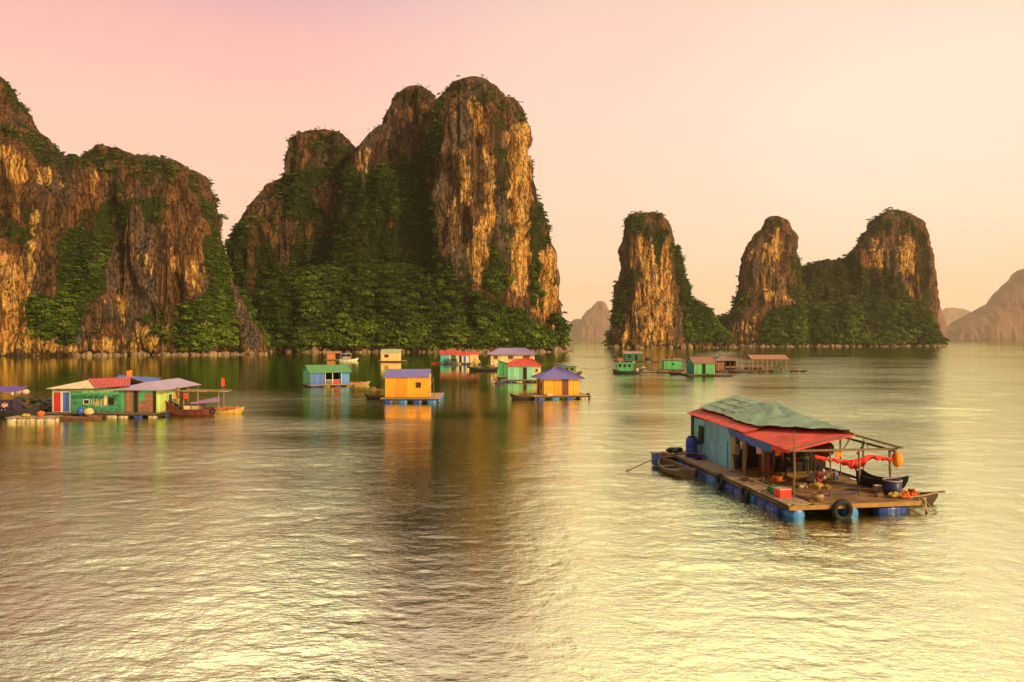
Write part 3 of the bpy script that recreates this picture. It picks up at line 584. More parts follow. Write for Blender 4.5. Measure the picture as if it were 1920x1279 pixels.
def raft(t, x0, x1, y0, y1, z=0.5, float_mat=None, step=1.5, dark=0.0, deckm=None, plank=0.3, th=0.07, sides='fr', every=None, floatr=0.27, rnd=3):
    """floating deck: planks, edge beams and a float under every stretch of the visible sides"""
    rg = random.Random(rnd); m = MB(); y = y0
    while y < y1 - 0.05:
        w = min(plank, y1 - y); m.box(x0 + rg.uniform(-.08, .08), x1 + rg.uniform(-.08, .08), y + .012, y + w - .012, z - th, z + rg.uniform(-.012, .012)); y += w
    m.build('deck', deckm or PLANK, t)
    b = MB()
    for yy in (y0 + .12, (y0 + y1) / 2, y1 - .12): b.box(x0 + .05, x1 - .05, yy - .06, yy + .06, z - th - .16, z - th - .002)
    for xx in (x0 + .2, x1 - .2): b.box(xx - .06, xx + .06, y0 + .2, y1 - .2, z - th - .30, z - th - .15)
    b.build('beams', DWOOD, t)
    fm = float_mat or [BLUE_DRUM]
    n = max(1, int((x1 - x0) / step)); fr = min(floatr, (z - th - .05) * .8)
    for i in range(n):
        xx = x0 + (i + .5) * (x1 - x0) / n
        if 'f' in sides: drum_mb((xx, y0 + .34, fr * .35), 'x', min(step * .62, 1.1), fr).build('float', fm[i % len(fm)], t, True)
        if 'b' in sides: drum_mb((xx, y1 - .34, fr * .35), 'x', min(step * .62, 1.1), fr).build('float', fm[i % len(fm)], t, True)
    ny = max(1, int((y1 - y0) / step))
    for i in range(1 if 'f' in sides else 0, ny):
        yy = y0 + (i + .5) * (y1 - y0) / ny
        for ch, xx in (('r', x1 - .34), ('l', x0 + .34)):
            if ch in sides: drum_mb((xx, yy, fr * .35), 'y', min(step * .62, 1.1), fr).build('float', fm[i % len(fm)], t, True)

def opening(t, kind, wall, a, w, z0, z1, frame=WOOD, pane=DARK, W=0, D=0, proud=0.03, bars=False):
    """a window or door set on the 'front', 'left' or 'right' wall of a box house W x D"""
    def bx(m, a0, a1, zz0, zz1, p0, p1):
        if wall == 'front': m.box(a0, a1, -p1, -p0, zz0, zz1)
        elif wall == 'right': m.box(W + p0, W + p1, a0, a1, zz0, zz1)
        else: m.box(-p1, -p0, a0, a1, zz0, zz1)
    m = MB(); fw = 0.07
    bx(m, a, a + fw, z0, z1, .002, proud + .02); bx(m, a + w - fw, a + w, z0, z1, .002, proud + .02); bx(m, a + fw, a + w - fw, z1 - fw, z1, .002, proud + .02); bx(m, a + fw, a + w - fw, z0, z0 + (fw if kind == 'window' else .03), .002, proud + .02)
    if bars: bx(m, a + w / 2 - .02, a + w / 2 + .02, z0 + fw, z1 - fw, proud * .6, proud + .012); bx(m, a + fw, a + w / 2 - .022, (z0 + z1) / 2 - .02, (z0 + z1) / 2 + .02, proud * .6, proud + .012)
    f = m.build(kind, frame, t)
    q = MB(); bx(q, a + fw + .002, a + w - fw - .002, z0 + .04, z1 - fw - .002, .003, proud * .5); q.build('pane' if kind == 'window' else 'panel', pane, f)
    return f

def gable_roof(t, W, D, z, h, m, over=.3, ridge='x', corr=.03, gable_m=None, x0=0, y0=0, front_drop=0.0, name='roof'):
    mb = MB(); o = over
    if ridge == 'x':
        s = h / (D / 2); zr = z + h
        mb.sheet((x0 - o, y0 - o, z - s * o - front_drop), (x0 + W + o, y0 - o, z - s * o - front_drop), (x0 + W + o, y0 + D / 2, zr + .03), (x0 - o, y0 + D / 2, zr + .03), nv=2, corr=corr)
        mb.sheet((x0 + W + o, y0 + D + o, z - s * o), (x0 - o, y0 + D + o, z - s * o), (x0 - o, y0 + D / 2 + .002, zr + .03), (x0 + W + o, y0 + D / 2 + .002, zr + .03), nv=2, corr=corr)
        if gable_m:
            g = MB()
            for xx in (x0, x0 + W - .06): g.add([(xx, y0 + .02, z - .01), (xx, y0 + D - .02, z - .01), (xx, y0 + D / 2, zr - .06), (xx + .06, y0 + .02, z - .01), (xx + .06, y0 + D - .02, z - .01), (xx + .06, y0 + D / 2, zr - .06)], [(0, 2, 1), (3, 4, 5), (0, 1, 4, 3), (1, 2, 5, 4), (2, 0, 3, 5)])
            g.build('gable', gable_m, t)
    else:
        s = h / (W / 2); zr = z + h
        mb.sheet((x0 - o, y0 + D + o, z - s * o), (x0 - o, y0 - o, z - s * o), (x0 + W / 2, y0 - o, zr + .03), (x0 + W / 2, y0 + D + o, zr + .03), nv=2, corr=corr)
        mb.sheet((x0 + W + o, y0 - o, z - s * o), (x0 + W + o, y0 + D + o, z - s * o), (x0 + W / 2 + .002, y0 + D + o, zr + .03), (x0 + W / 2 + .002, y0 - o, zr + .03), nv=2, corr=corr)
        if gable_m:
            g = MB()
            for yy in (y0, y0 + D - .06): g.add([(x0 + .02, yy, z - .01), (x0 + W - .02, yy, z - .01), (x0 + W / 2, yy, zr - .06), (x0 + .02, yy + .06, z - .01), (x0 + W - .02, yy + .06, z - .01), (x0 + W / 2, yy + .06, zr - .06)], [(0, 1, 2), (3, 5, 4), (0, 3, 4, 1), (1, 4, 5, 2), (2, 5, 3, 0)])
            g.build('gable', gable_m, t)
    return mb.build(name, m, t)

def hip_roof(t, W, D, z, h, m, over=.5, rl=.4, x0=0, y0=0, lift=0.0):
    o = over; a = (x0 - o, y0 - o, z - .1); b = (x0 + W + o, y0 - o, z - .1); c = (x0 + W + o, y0 + D + o, z - .1); d = (x0 - o, y0 + D + o, z - .1)
    e = (x0 + W / 2 - W * rl / 2, y0 + D / 2, z + h); f = (x0 + W / 2 + W * rl / 2, y0 + D / 2, z + h)
    mb = MB(); mb.sheet(a, b, f, e, nv=2, corr=.03); mb.sheet(c, d, e, f, nv=2, corr=.03)
    mb.sheet(d, a, e, (e[0], e[1] + .01, e[2]), nv=2, corr=.02); mb.sheet(b, c, f, (f[0], f[1] - .01, f[2]), nv=2, corr=.02)
    r = mb.build('roof', m, t); rc = MB()
    for p, q in ((e, f), (a, e), (b, f), (c, f), (d, e)): rc.tube([Vector(p) + Vector((0, 0, .05)), Vector(q) + Vector((0, 0, .05))], .05, 6)
    rc.build('ridge_cap', m, r); return r

def hull(t, Lh, Wd, H_, m, bow=0.35, stern=0.12, name='hull', z0=-.15, n=14, fullness=1.6, inside=None):
    """open boat hull: stern at x=0, bow at x=L, with rising sheer, thickness, thwarts"""
    def sec(u, off):
        w = max(.03, Wd / 2 * (1 - max(0, (u - .45) / .55) ** fullness) * (1 - .25 * max(0, (.25 - u) / .25)) - off); zt = H_ * .55 + H_ * (bow * max(0, (u - .4) / .6) ** 2 + stern * max(0, (.35 - u) / .35) ** 2) * 1.8
        zb = z0 + off + (zt - z0) * .75 * max(0, (u - .8) / .2) ** 2; zt2 = zt - off * .2
        return [(-w, zt2), (-w * .82, zb + (zt - zb) * .35), (-w * .35, zb), (w * .35, zb), (w * .82, zb + (zt - zb) * .35), (w, zt2)]
    mb = MB(); V = []; k = 6
    for off in (0, .05):
        for i in range(n + 1):
            u = i / n; x = Lh * u * (1 - off / Lh) + off / 2
            for (y, z) in sec(u, off): V.append((x, y, z))
    Fc = []; M = (n + 1) * k
    for i in range(n):
        for j in range(k - 1):
            a = i * k + j; Fc.append((a, a + k, a + k + 1, a + 1)); b = M + a; Fc.append((b, b + 1, b + k + 1, b + k))
        for j in (0, k - 1):
            a = i * k + j; q = (a, M + a, M + a + k, a + k); Fc.append(q if j == 0 else q[::-1])
    for e in (0, n): Fc.append(tuple(e * k + j for j in range(k))[::(1 if e else -1)]); Fc.append(tuple(M + e * k + j for j in range(k))[::(-1 if e else 1)])
    mb.add(V, Fc); h = mb.build(name, m, t)
    r = MB()
    for sgn in (0, 5): r.tube([(Lh * i / n, sec(i / n, 0)[sgn][0], sec(i / n, 0)[sgn][1] + .015) for i in range(n + 1)], .035, 6)
    r.build('gunwale', inside or WOOD, h)
    for u in (.22, .5, .74):
        w = sec(u, .05)[5][0]; zt = sec(u, .05)[5][1]; MB().box(Lh * u - .12, Lh * u + .12, -w * .9, w * .9, zt - .16, zt - .12).build('thwart', inside or WOOD, t)
    fl = MB(); fl.add([(Lh * u, s_ * sec(u, .05)[5][0] * .72, z0 + .16) for u in (.06, .25, .5, .78) for s_ in (-1, 1)], [(0, 2, 3, 1), (2, 4, 5, 3), (4, 6, 7, 5)]); fl.build('floorboards', inside or WOOD, t)

def person(name, label, cat, loc, rot, joints, cloth, scale=1.0, group=None):
    """one continuous skinned body; joints: dict name -> (x,y,z,r)"""
    t = thing(name, label, cat, loc, rot, group)
    J = joints; names = list(J); links = [('pelvis', 'waist'), ('waist', 'chest'), ('chest', 'neck'), ('neck', 'head'), ('head', 'crown'), ('chest', 'sh_l'), ('chest', 'sh_r'), ('sh_l', 'el_l'), ('el_l', 'wr_l'), ('wr_l', 'ha_l'), ('sh_r', 'el_r'), ('el_r', 'wr_r'), ('wr_r', 'ha_r'),
             ('pelvis', 'hip_l'), ('pelvis', 'hip_r'), ('hip_l', 'kn_l'), ('kn_l', 'an_l'), ('an_l', 'to_l'), ('hip_r', 'kn_r'), ('kn_r', 'an_r'), ('an_r', 'to_r')]
    for s_ in 'lr':
        hx, hy, hz, _ = J['ha_' + s_]; wxx, wy, wzz, _ = J['wr_' + s_]; d = (Vector((hx, hy, hz)) - Vector((wxx, wy, wzz))).normalized()
        for i, off in enumerate((-.03, -.01, .01, .03)):
            J[f'f{i}{s_}'] = (hx + d.x * .075 + off, hy + d.y * .075, hz + d.z * (.075 + .012 * (i in (1, 2))), .008); links.append(('ha_' + s_, f'f{i}{s_}'))
        J['th' + s_] = (wxx + d.x * .05 + (.05 if s_ == 'l' else -.05), wy + d.y * .05 - .02, wzz + d.z * .06, .010); links.append(('wr_' + s_, 'th' + s_))
    def skinmesh(nm, keys, lk, grow, mt, sub=2):
        me = bpy.data.meshes.new(nm); me.from_pydata([J[k][:3] for k in keys], [(keys.index(a), keys.index(b)) for a, b in lk], [])
        ob = bpy.data.objects.new(nm, me); C.objects.link(ob); ob.modifiers.new('s', 'SKIN')
        if not me.skin_vertices: 
            bm = bmesh.new(); bm.from_mesh(me); bm.verts.layers.skin.verify(); bm.to_mesh(me); bm.free()
        for i, k in enumerate(keys): me.skin_vertices[0].data[i].radius = (J[k][3] * grow[0] + grow[1],) * 2; me.skin_vertices[0].data[i].use_root = (i == 0)
        sb = ob.modifiers.new('b', 'SUBSURF'); sb.levels = sub; sb.render_levels = sub
        dg = bpy.context.evaluated_depsgraph_get(); m2 = bpy.data.meshes.new_from_object(ob.evaluated_get(dg)); bpy.data.objects.remove(ob)
        m2.materials.clear(); m2.materials.append(mt); m2.shade_smooth(); o2 = bpy.data.objects.new(nm, m2); C.objects.link(o2); o2.parent = t; return o2
    skinmesh('body', list(J), links, (1, 0), SKIN)
    top = ['chest', 'waist', 'sh_l', 'sh_r', 'sm_l', 'sm_r', 'hem']; J['sm_l'] = tuple((a + b) / 2 for a, b in zip(J['sh_l'], J['el_l'])); J['sm_r'] = tuple((a + b) / 2 for a, b in zip(J['sh_r'], J['el_r'])); J['hem'] = (J['pelvis'][0], J['pelvis'][1], J['pelvis'][2] + .02, J['pelvis'][3])
    skinmesh('shirt', top, [('chest', 'waist'), ('waist', 'hem'), ('chest', 'sh_l'), ('chest', 'sh_r'), ('sh_l', 'sm_l'), ('sh_r', 'sm_r')], (1.0, .022), cloth[0])
    skinmesh('trousers', ['pelvis', 'hip_l', 'hip_r', 'kn_l', 'kn_r', 'cf_l', 'cf_r'] if not J.update({'cf_' + s_: tuple(a * .25 + b * .75 for a, b in zip(J['kn_' + s_], J['an_' + s_])) for s_ in 'lr'}) else [], [('pelvis', 'hip_l'), ('pelvis', 'hip_r'), ('hip_l', 'kn_l'), ('hip_r', 'kn_r'), ('kn_l', 'cf_l'), ('kn_r', 'cf_r')], (1.0, .018), cloth[1])
    hx, hy, hz, hr = J['head']; hb = MB(); b = bmesh.new(); bmesh.ops.create_uvsphere(b, u_segments=14, v_segments=10, radius=1)
    for v in b.verts: v.co = (v.co.x * .092, v.co.y * .105, v.co.z * .11)
    bmesh.ops.delete(b, geom=[v for v in b.verts if v.co.y < -.035 and v.co.z < .045], context='VERTS'); me = bpy.data.meshes.new('hair'); b.to_mesh(me); b.free(); me.materials.append(HAIR); me.shade_smooth()
    o = bpy.data.objects.new('hair', me); C.objects.link(o); o.parent = t; o.location = (hx, hy + .012, hz + .035)
    for s_ in (-1, 1): MB().blob((hx + s_ * .033, hy - .093, hz + .02), (.014, .008, .008), 1, 0, 1).build('eye', HAIR, t, True); MB().blob((hx + s_ * .092, hy, hz + .005), (.014, .022, .032), 1, 0, 1).build('ear', SKIN, t, True)
    MB().blob((hx, hy - .108, hz - .012), (.014, .020, .024), 2, 0, 1).build('nose', SKIN, t, True); MB().blob((hx, hy - .098, hz - .048), (.026, .008, .007), 2, 0, 1).build('mouth', REDP, t, True)
    return t
STAND = dict(pelvis=(0, 0, .92, .125), waist=(0, .0, 1.06, .115), chest=(0, 0, 1.28, .135), neck=(0, .01, 1.46, .055), head=(0, -.01, 1.56, .082), crown=(0, 0, 1.64, .07),
    sh_l=(.19, 0, 1.38, .058), sh_r=(-.19, 0, 1.38, .058), el_l=(.26, .05, 1.12, .045), el_r=(-.27, -.02, 1.12, .045), wr_l=(.24, -.16, .98, .03), wr_r=(-.22, -.22, 1.02, .03), ha_l=(.22, -.24, .96, .034), ha_r=(-.19, -.30, 1.02, .034),
    hip_l=(.095, 0, .88, .092), hip_r=(-.095, 0, .88, .092), kn_l=(.11, -.03, .49, .062), kn_r=(-.12, -.02, .49, .062), an_l=(.12, .03, .09, .042), an_r=(-.13, .02, .09, .042), to_l=(.14, -.12, .04, .035), to_r=(-.15, -.13, .04, .035))
SIT = dict(pelvis=(0, 0, .14, .125), waist=(0, .0, .28, .115), chest=(0, -.05, .50, .135), neck=(0, -.08, .68, .055), head=(0, -.11, .78, .082), crown=(0, -.10, .86, .07),
    sh_l=(.19, -.05, .60, .058), sh_r=(-.19, -.05, .60, .058), el_l=(.27, -.18, .38, .045), el_r=(-.27, -.18, .38, .045), wr_l=(.16, -.38, .40, .03), wr_r=(-.16, -.38, .40, .03), ha_l=(.10, -.44, .38, .034), ha_r=(-.10, -.44, .38, .034),
    hip_l=(.1, -.03, .13, .092), hip_r=(-.1, -.03, .13, .092), kn_l=(.17, -.42, .36, .062), kn_r=(-.17, -.42, .36, .062), an_l=(.13, -.56, .06, .042), an_r=(-.13, -.56, .06, .042), to_l=(.14, -.70, .03, .035), to_r=(-.14, -.70, .03, .035))
# ================================================================== the near houseboat (local a = width, b = length towards the back)
NB_LOC = Vector((11.6, 32.2, 0)); NB_ROT = math.degrees(math.atan2(.17, .985)); SH = 0.046
_ca, _sa = math.cos(R(NB_ROT)), math.sin(R(NB_ROT))
def nb(a, b, z=0.55):
    a = a + b * SH; return Vector((NB_LOC.x + a * _ca - b * _sa, NB_LOC.y + a * _sa + b * _ca, z))
HB = thing('houseboat', 'big near houseboat with light blue wall, red roof edges and green tarpaulin', 'houseboat', NB_LOC, NB_ROT)
def hb(mb, name, m, smooth=False, parent=None, label=None): return mb.build(name, m, parent or HB, smooth, SH, label)
rg = random.Random(5); DZ = .55
# deck: lengthwise walkway boards on the left, ochre cross boards inside, cross planks in front
m = MB()
for i in range(5):
    for j in range(6):
        x0 = .02 + i * .235; y0 = .1 + j * 2.66 + rg.uniform(-.2, .2); m.box(x0 + .01, x0 + .225, max(.02, y0), min(15.9, y0 + 2.62), DZ - .06 + rg.uniform(0, .02), DZ + rg.uniform(-.01, .025))
hb(m, 'walkway', PLANK)
m = MB(); y = .05
while y < 5.6:
    w = rg.uniform(.2, .3); m.box(1.25, 6.08 + rg.uniform(-.1, .12), y + .01, y + w - .01, DZ - .07, DZ + rg.uniform(-.03, .0)); y += w
hb(m, 'front_deck', P_('amber_deck_boards', (0.28, 0.16, 0.065), rough=.8, var=.7, scale=1.6, bump=.4, streak=.45))
hb(MB().box(1.25, 6.3, 5.62, 15.8, DZ - .09, DZ - .02), 'house_floor', OCHRE)
m = MB(); m.box(0, 6.2, -.10, .02, DZ - .20, DZ - .02); hb(m, 'front_beam', P_('yellow_ochre_beam', (0.36, 0.19, 0.04), rough=.7, var=.35, scale=3))
m = MB()
for xx in (.1, 2.2, 4.4, 6.3): m.box(xx - .07, xx + .07, .05, 15.7, DZ - .26, DZ - .085)
for k in range(8): m.box(.02, 6.0, .7 + k * 2.1, .84 + k * 2.1, DZ - .34, DZ - .262)
hb(m, 'underframe', DWOOD)
hb(MB().box(1.3, 1.5, .6, 5.6, DZ + .001, DZ + .05), 'kerb_plank', WOOD)
hb(MB().beam((6.35, 4.8, DZ + .05), (6.35, 15.8, DZ + .05), .12, .12), 'edge_rail', WOOD)
m = MB()
for (x, y0, y1, z) in ((-.04, .9, 15, .46),): m.tube([(x, y0 + (y1 - y0) * i / 8, z - .03 * math.sin(i)) for i in range(9)], .035, 6)
hb(m, 'side_poles', WOOD)
# drums under the edges
fls = [(0.42, .42, 'y', LBLUE_DRUM)] + [(.27, 1.55 + i * 1.18, 'y', BLUE_DRUM if i % 4 != 2 else LBLUE_DRUM) for i in range(12)] + [(2.9, .45, 'y', LBLUE_DRUM), (4.95, .42, 'x', BLUE_DRUM), (5.8, 3.0, 'y', BLUE_DRUM), (6.05, 6.0, 'y', BLUE_DRUM), (6.05, 10.0, 'y', BLUE_DRUM)]
for i, (a, b, ax, mt) in enumerate(fls):
    L_ = 1.06 if ax == 'y' else 1.35; r = .30 if i else .28
    hb(drum_mb((a, b, .11), ax, L_, r if ax == 'y' else .33, 16), 'float', mt, True)
# posts and frame
posts = [((1.05, 1.5), 2.58, .055), ((2.85, 1.6), 2.45, .04), ((4.2, 1.5), 2.5, .045), ((6.0, 1.9), 2.45, .06), ((6.25, 4.4), 2.4, .05), ((6.05, 6.1), 2.45, .05), ((1.25, 5.0), 2.6, .06), ((1.25, 6.9), 2.7, .06), ((1.25, 8.0), 2.72, .05), ((4.05, 5.6), 3.1, .06), ((2.6, 5.6), 2.9, .05), ((6.2, 8.7), 2.6, .06), ((6.2, 14.3), 2.8, .06)]
for (a, b), h, r in posts: hb(MB().tube([(a, b, DZ - .02), (a + .015, b, DZ + (h - DZ) * .5), (a - .01, b, h)], r, 8), 'post', WOOD)
m = MB(); m.beam((1.0, 1.75, 2.56), (6.4, 1.9, 2.50), .07, .09); m.beam((.95, 1.8, 2.62), (4.05, 1.8, 3.22), .06, .08); m.beam((4.05, 1.8, 3.22), (6.55, 1.85, 2.55), .08, .10); m.beam((6.1, 1.6, 2.43), (6.1, 14.4, 2.75), .07, .09)
m.beam((1.05, 1.6, 2.56), (1.05, 8.6, 2.72), .06, .08); m.beam((4.05, 1.9, 3.16), (4.05, 14.2, 3.86), .08, .08); m.beam((4.4, 2.0, 2.3), (6.3, 4.4, 2.38), .05, .05); m.beam((3.6, 1.8, 2.55), (4.0, 1.8, 3.1), .04, .05); m.beam((4.9, 1.85, 2.55), (4.6, 1.85, 3.0), .03, .04)
hb(m, 'roof_frame', WOOD)
# walls
w1 = hb(MB().box(1.2, 1.28, 8.7, 14.2, DZ + .0, 2.80), 'side_wall', P_('light_blue_wall', (0.20, 0.50, 0.72), rough=.65, var=.3, scale=.9, dirt=.45, boards=1.1))
hb(MB().box(1.17, 1.198, 9.05, 9.12, DZ + .05, 2.0), 'pipe', BLUEP, False, w1)
hb(MB().box(1.12, 1.30, 14.2, 14.5, DZ, 2.95), 'corner_board', DWOOD)
hb(MB().box(1.3, 6.2, 14.1, 14.2, DZ, 2.95), 'back_wall', DWOOD); hb(MB().box(6.14, 6.22, 8.8, 14.1, DZ, 2.75), 'right_wall', DWOOD)
hb(MB().box(1.2, 1.27, 8.2, 8.69, DZ, 2.74), 'door_board', OCHRE); hb(MB().box(1.3, 1.36, 7.1, 7.5, DZ, 2.7), 'door_board', BAMBOO)
hb(MB().box(1.9, 6.1, 9.9, 9.98, DZ, 2.9), 'partition', P_('maroon_boards', (0.16, 0.035, 0.02), rough=.7, var=.4, scale=2, dirt=.3)); hb(MB().box(2.0, 2.06, 5.9, 7.0, DZ, 1.9), 'cupboard_side', P_('maroon_boards', (0.16, 0.035, 0.02)))
hb(MB().box(3.2, 6.1, 7.6, 7.68, DZ, 2.6), 'shade_backing', DARK)  # added black sheet, its colour stands for the dimness under the roof
# roof: left and right slopes of corrugated sheet, two sections
def ze(b): return 2.52 + .033 * b
def zr(b): return 3.22 + (b - 1.6) * .057
LR = MB(); n = 10
LR.sheet((.92, 6.9, ze(6.9)), (.92, 1.6, ze(1.6) + .0), (4.05, 1.6, zr(1.6)), (4.05, 6.9, zr(6.9) - .08), nv=3, corr=.035, wob=.0)
hb(LR, 'roof', RED_TIN, label='bright red corrugated front roof section')
LB = MB().sheet((.86, 14.6, ze(14.6) + .04), (.86, 6.4, ze(6.4) + .10), (4.05, 6.4, zr(6.4) + .02), (4.05, 14.6, zr(14.6) + .02), nv=3, corr=.035); hb(LB, 'roof', RED_TIN, label='red corrugated roof section under the green tarpaulin')
RB = MB().sheet((4.05, 14.6, zr(14.6)), (4.05, 4.6, zr(4.6)), (6.75, 4.6, 2.62), (6.75, 14.6, 2.95), nv=3, corr=.03); hb(RB, 'roof', BROWN_TIN, label='rusty far slope of the roof')
RB = MB().sheet((4.07, 4.6, zr(4.6) - .05), (4.07, 1.7, zr(1.7) + .02), (6.55, 1.7, 2.58), (6.6, 4.6, 2.64), nv=2, corr=.03); hb(RB, 'roof', DWOOD, label='dark lean-to slope over the front right deck')
hb(MB().tube([(4.05, 1.6, zr(1.6) + .03), (4.05, 8, zr(8) + .0), (4.05, 14.6, zr(14.6) + .04)], .05, 6), 'ridge_cap', BROWN_TIN)
# tarpaulin draped on the left slope, tented over a post near the front
tm = pmat('green_tarpaulin', (0.26, 0.42, 0.27), rough=.6, var=.45, scale=1.3, dirt=.45); nb_ = 46; na_ = 22; tv = []; tfc = []
for i in range(nb_ + 1):
    for j in range(na_ + 1):
        b = 2.0 + (14.3 - 2.0) * i / nb_; v = j / na_; low = 1.62 + .06 * math.sin(b * 1.3) + max(0, 6.6 - b) / 4.6 * 2.3; a = low + (4.12 - low) * v
        base = ze(b) + .10 + (zr(b) - ze(b)) * (a - .86) / (4.05 - .86) + .06 if a <= 4.05 else zr(b) + .05
        dx = (a - 3.9); dy = (b - 8.9); d = math.hypot(dx * 1.0, dy * .75); tent = .32 * max(0, 1 - d / 2.3) ** 1.3
        ang = math.atan2(dy, dx); fold = .05 * math.sin(ang * 11) * max(0, 1 - abs(d - 1.1) / 1.3) + .025 * math.sin(b * 5.1 + a * 1.7) + .014 * math.sin(b * 13 + a * 3) + .010 * math.sin(a * 17 - b * 4)
        tv.append((a, b, base + tent + fold + .05))
for i in range(nb_):
    for j in range(na_): k = i * (na_ + 1) + j; tfc.append((k, k + 1, k + na_ + 2, k + na_ + 1))
m = MB(); kk = len(tv); m.add(tv + [(x, y, z - .02) for x, y, z in tv], tfc + [tuple(q + kk for q in reversed(f)) for f in tfc]); TP = hb(m, 'tarpaulin', tm, True)
m = MB().sheet((1.75, 9.8, ze(9.8) + .37), (1.75, 7.0, ze(7.0) + .36), (3.8, 8.4, zr(8.4) + .19), (3.85, 9.2, zr(9.2) + .19), nu=12, nv=8, wob=.03, t=.015); hb(m, 'tarpaulin_patch', pmat('teal_tarpaulin', (0.07, 0.26, 0.12), rough=.5, var=.4, scale=1.5), True, TP)
for k, a_ in enumerate((2.1, 2.75, 3.4)):
    hb(MB().tube([(a_, 10.2 + q_ * (13.9 - 10.2) / 4, ze(12) + .10 + (zr(12) - ze(12)) * (a_ - .86) / 3.19 + .15 + .033 * (10.2 + q_ * .92 - 12)) for q_ in range(5)], .022, 6), 'tie_pole', PLANK, False, TP)
rgx = random.Random(2); m = MB()
for i in range(9): m.blob((2.2 + rgx.uniform(-.5, .6), 4.2 + rgx.uniform(-.3, .6), ze(4.3) + .42 + rgx.uniform(-.05, .12)), (rgx.uniform(.08, .2), rgx.uniform(.08, .2), .07), i, .3, 1)
# blue valance under the eave
m = MB(); nn = 24; vv = []
for i in range(nn + 1):
    b = 8.7 - (8.7 - 3.6) * i / nn; drop = .22 + .16 * abs(math.sin(i * .55)) + .14 * (i / nn)
    vv += [(1.0 + .03 * math.sin(i * 1.7), b, ze(b) - .03), (1.02 + .05 * math.sin(i * 1.3 + 1), b, ze(b) - .03 - drop)]
m.add(vv + [(x + .02, y, z) for x, y, z in vv], [(2 * i, 2 * i + 2, 2 * i + 3, 2 * i + 1) for i in range(nn)] + [(2 * (nn + 1) + 2 * i + 1, 2 * (nn + 1) + 2 * i + 3, 2 * (nn + 1) + 2 * i + 2, 2 * (nn + 1) + 2 * i) for i in range(nn)])
hb(m, 'awning_skirt', BLUE_TARP, True)
m = MB().sheet((1.02, 3.6, ze(3.6) - .02), (1.02, 1.9, ze(1.9) - .02), (1.05, 1.9, ze(1.9) - .16), (1.05, 3.6, ze(3.6) - .28), nu=6, nv=2, wob=.02); hb(m, 'awning_skirt', REDF, label='short red stretch of the awning skirt')
hb(MB().tube([(1.0, 1.45, DZ), (1.02, 1.42, 2.0), (1.0, 1.4, 3.5)], [.05, .04, .022], 8), 'mast', WOOD)

# ---- loose things on it
def on(mb, name, m, label, cat, a, b, z=DZ, rot=0, group=None, smooth=False): return solo(mb, name, m, label, cat, nb(a, b, z), NB_ROT + rot, group, smooth)
t = thing('barrel', 'tall blue plastic barrel standing by the far left corner of the blue wall', 'barrel', nb(.72, 13.3), NB_ROT)
MB().lathe([(.28, 0), (.34, .04), (.345, .35), (.36, .38), (.345, .41), (.345, .75), (.36, .78), (.345, .81), (.33, 1.05), (.27, 1.15), (.2, 1.17)], (0, 0, 0), 'z', 20).build('drum', BLUE_DRUM, t, True); MB().lathe([(.22, 1.171), (.22, 1.23), (.2, 1.24)], (0, 0, 0), 'z', 18).build('lid', BLKP, t, True)
on(MB().lathe([(.2, 0), (.3, .2), (.32, .21), (.27, .19), (.18, .03)], (0, 0, 0), 'z', 18), 'basin', P_('violet_plastic', (0.10, 0.02, 0.40), rough=.4), 'small violet plastic basin at the foot of the blue wall', 'basin', .75, 12.3, smooth=True)
m = MB().sheet((0, .35, 0), (0, -.05, 0), (-.03, -.02, -1.15), (-.05, .28, -1.05), nu=8, nv=8, wob=.025, t=.02); on(m, 'towel', P_('mint_cloth', (0.20, 0.55, 0.32), rough=.9), 'long mint green cloth hanging on the light blue wall', 'towel', 1.12, 13.2, 2.45, smooth=True)
m = MB().sheet((0, .28, 0), (0, -.28, 0), (-.03, -.24, -1.0), (-.05, .26, -1.1), nu=8, nv=8, wob=.03, t=.03); on(m, 'jacket', P_('black_cloth', (0.02, 0.022, 0.02), rough=.9), 'dark jacket hanging beside the mint cloth on the blue wall', 'jacket', 1.11, 12.75, 2.42, smooth=True)
m = pile(.5, 3, 14); on(m, 'net_heap', NETG, 'heap of bright green netting next to the red crate', 'net', .75, 2.6)
t = thing('crate', 'square red plastic crate with pale lid at the front left post', 'crate', nb(.3, 1.35), NB_ROT + 4)
m = MB(); m.box(0, .55, 0, .05, 0, .36); m.box(0, .55, .45, .5, 0, .36); m.box(0, .05, .052, .448, 0, .36); m.box(.5, .55, .052, .448, 0, .36); m.box(.052, .498, .052, .448, .02, .05)
for zz in (.1, .22, .34): m.box(-.012, .562, -.012, -.001, zz, zz + .025)
m.build('box', P_('red_plastic', (0.80, 0.04, 0.025), rough=.4, var=.1), t); MB().box(-.02, .57, -.02, .52, .362, .40).build('lid', P_('pale_pink_plastic', (0.72, 0.38, 0.28), rough=.5), t)
m = MB().torus((0, 0, 0), .27, .085, 'x', 24, 10); TY = on(m, 'tyre', RUBBER, 'black tyre fender hanging halfway along the left side of the houseboat', 'tyre', -.16, 6.9, .36, group='tyre fenders on the near houseboat', smooth=True)
for a, b, r_, lb in ((-.16, 3.9, 0, 'black tyre fender on the left side nearest the front corner'), (2.35, -.2, 90, 'large black tyre fender hanging from the front edge of the deck')):
    o = TY.copy(); C.objects.link(o); o.location = nb(a, b, .30); o.rotation_euler = (0, 0, R(NB_ROT + r_)); o['label'] = lb
    if r_: o.scale = (1.35, 1.35, 1.35)
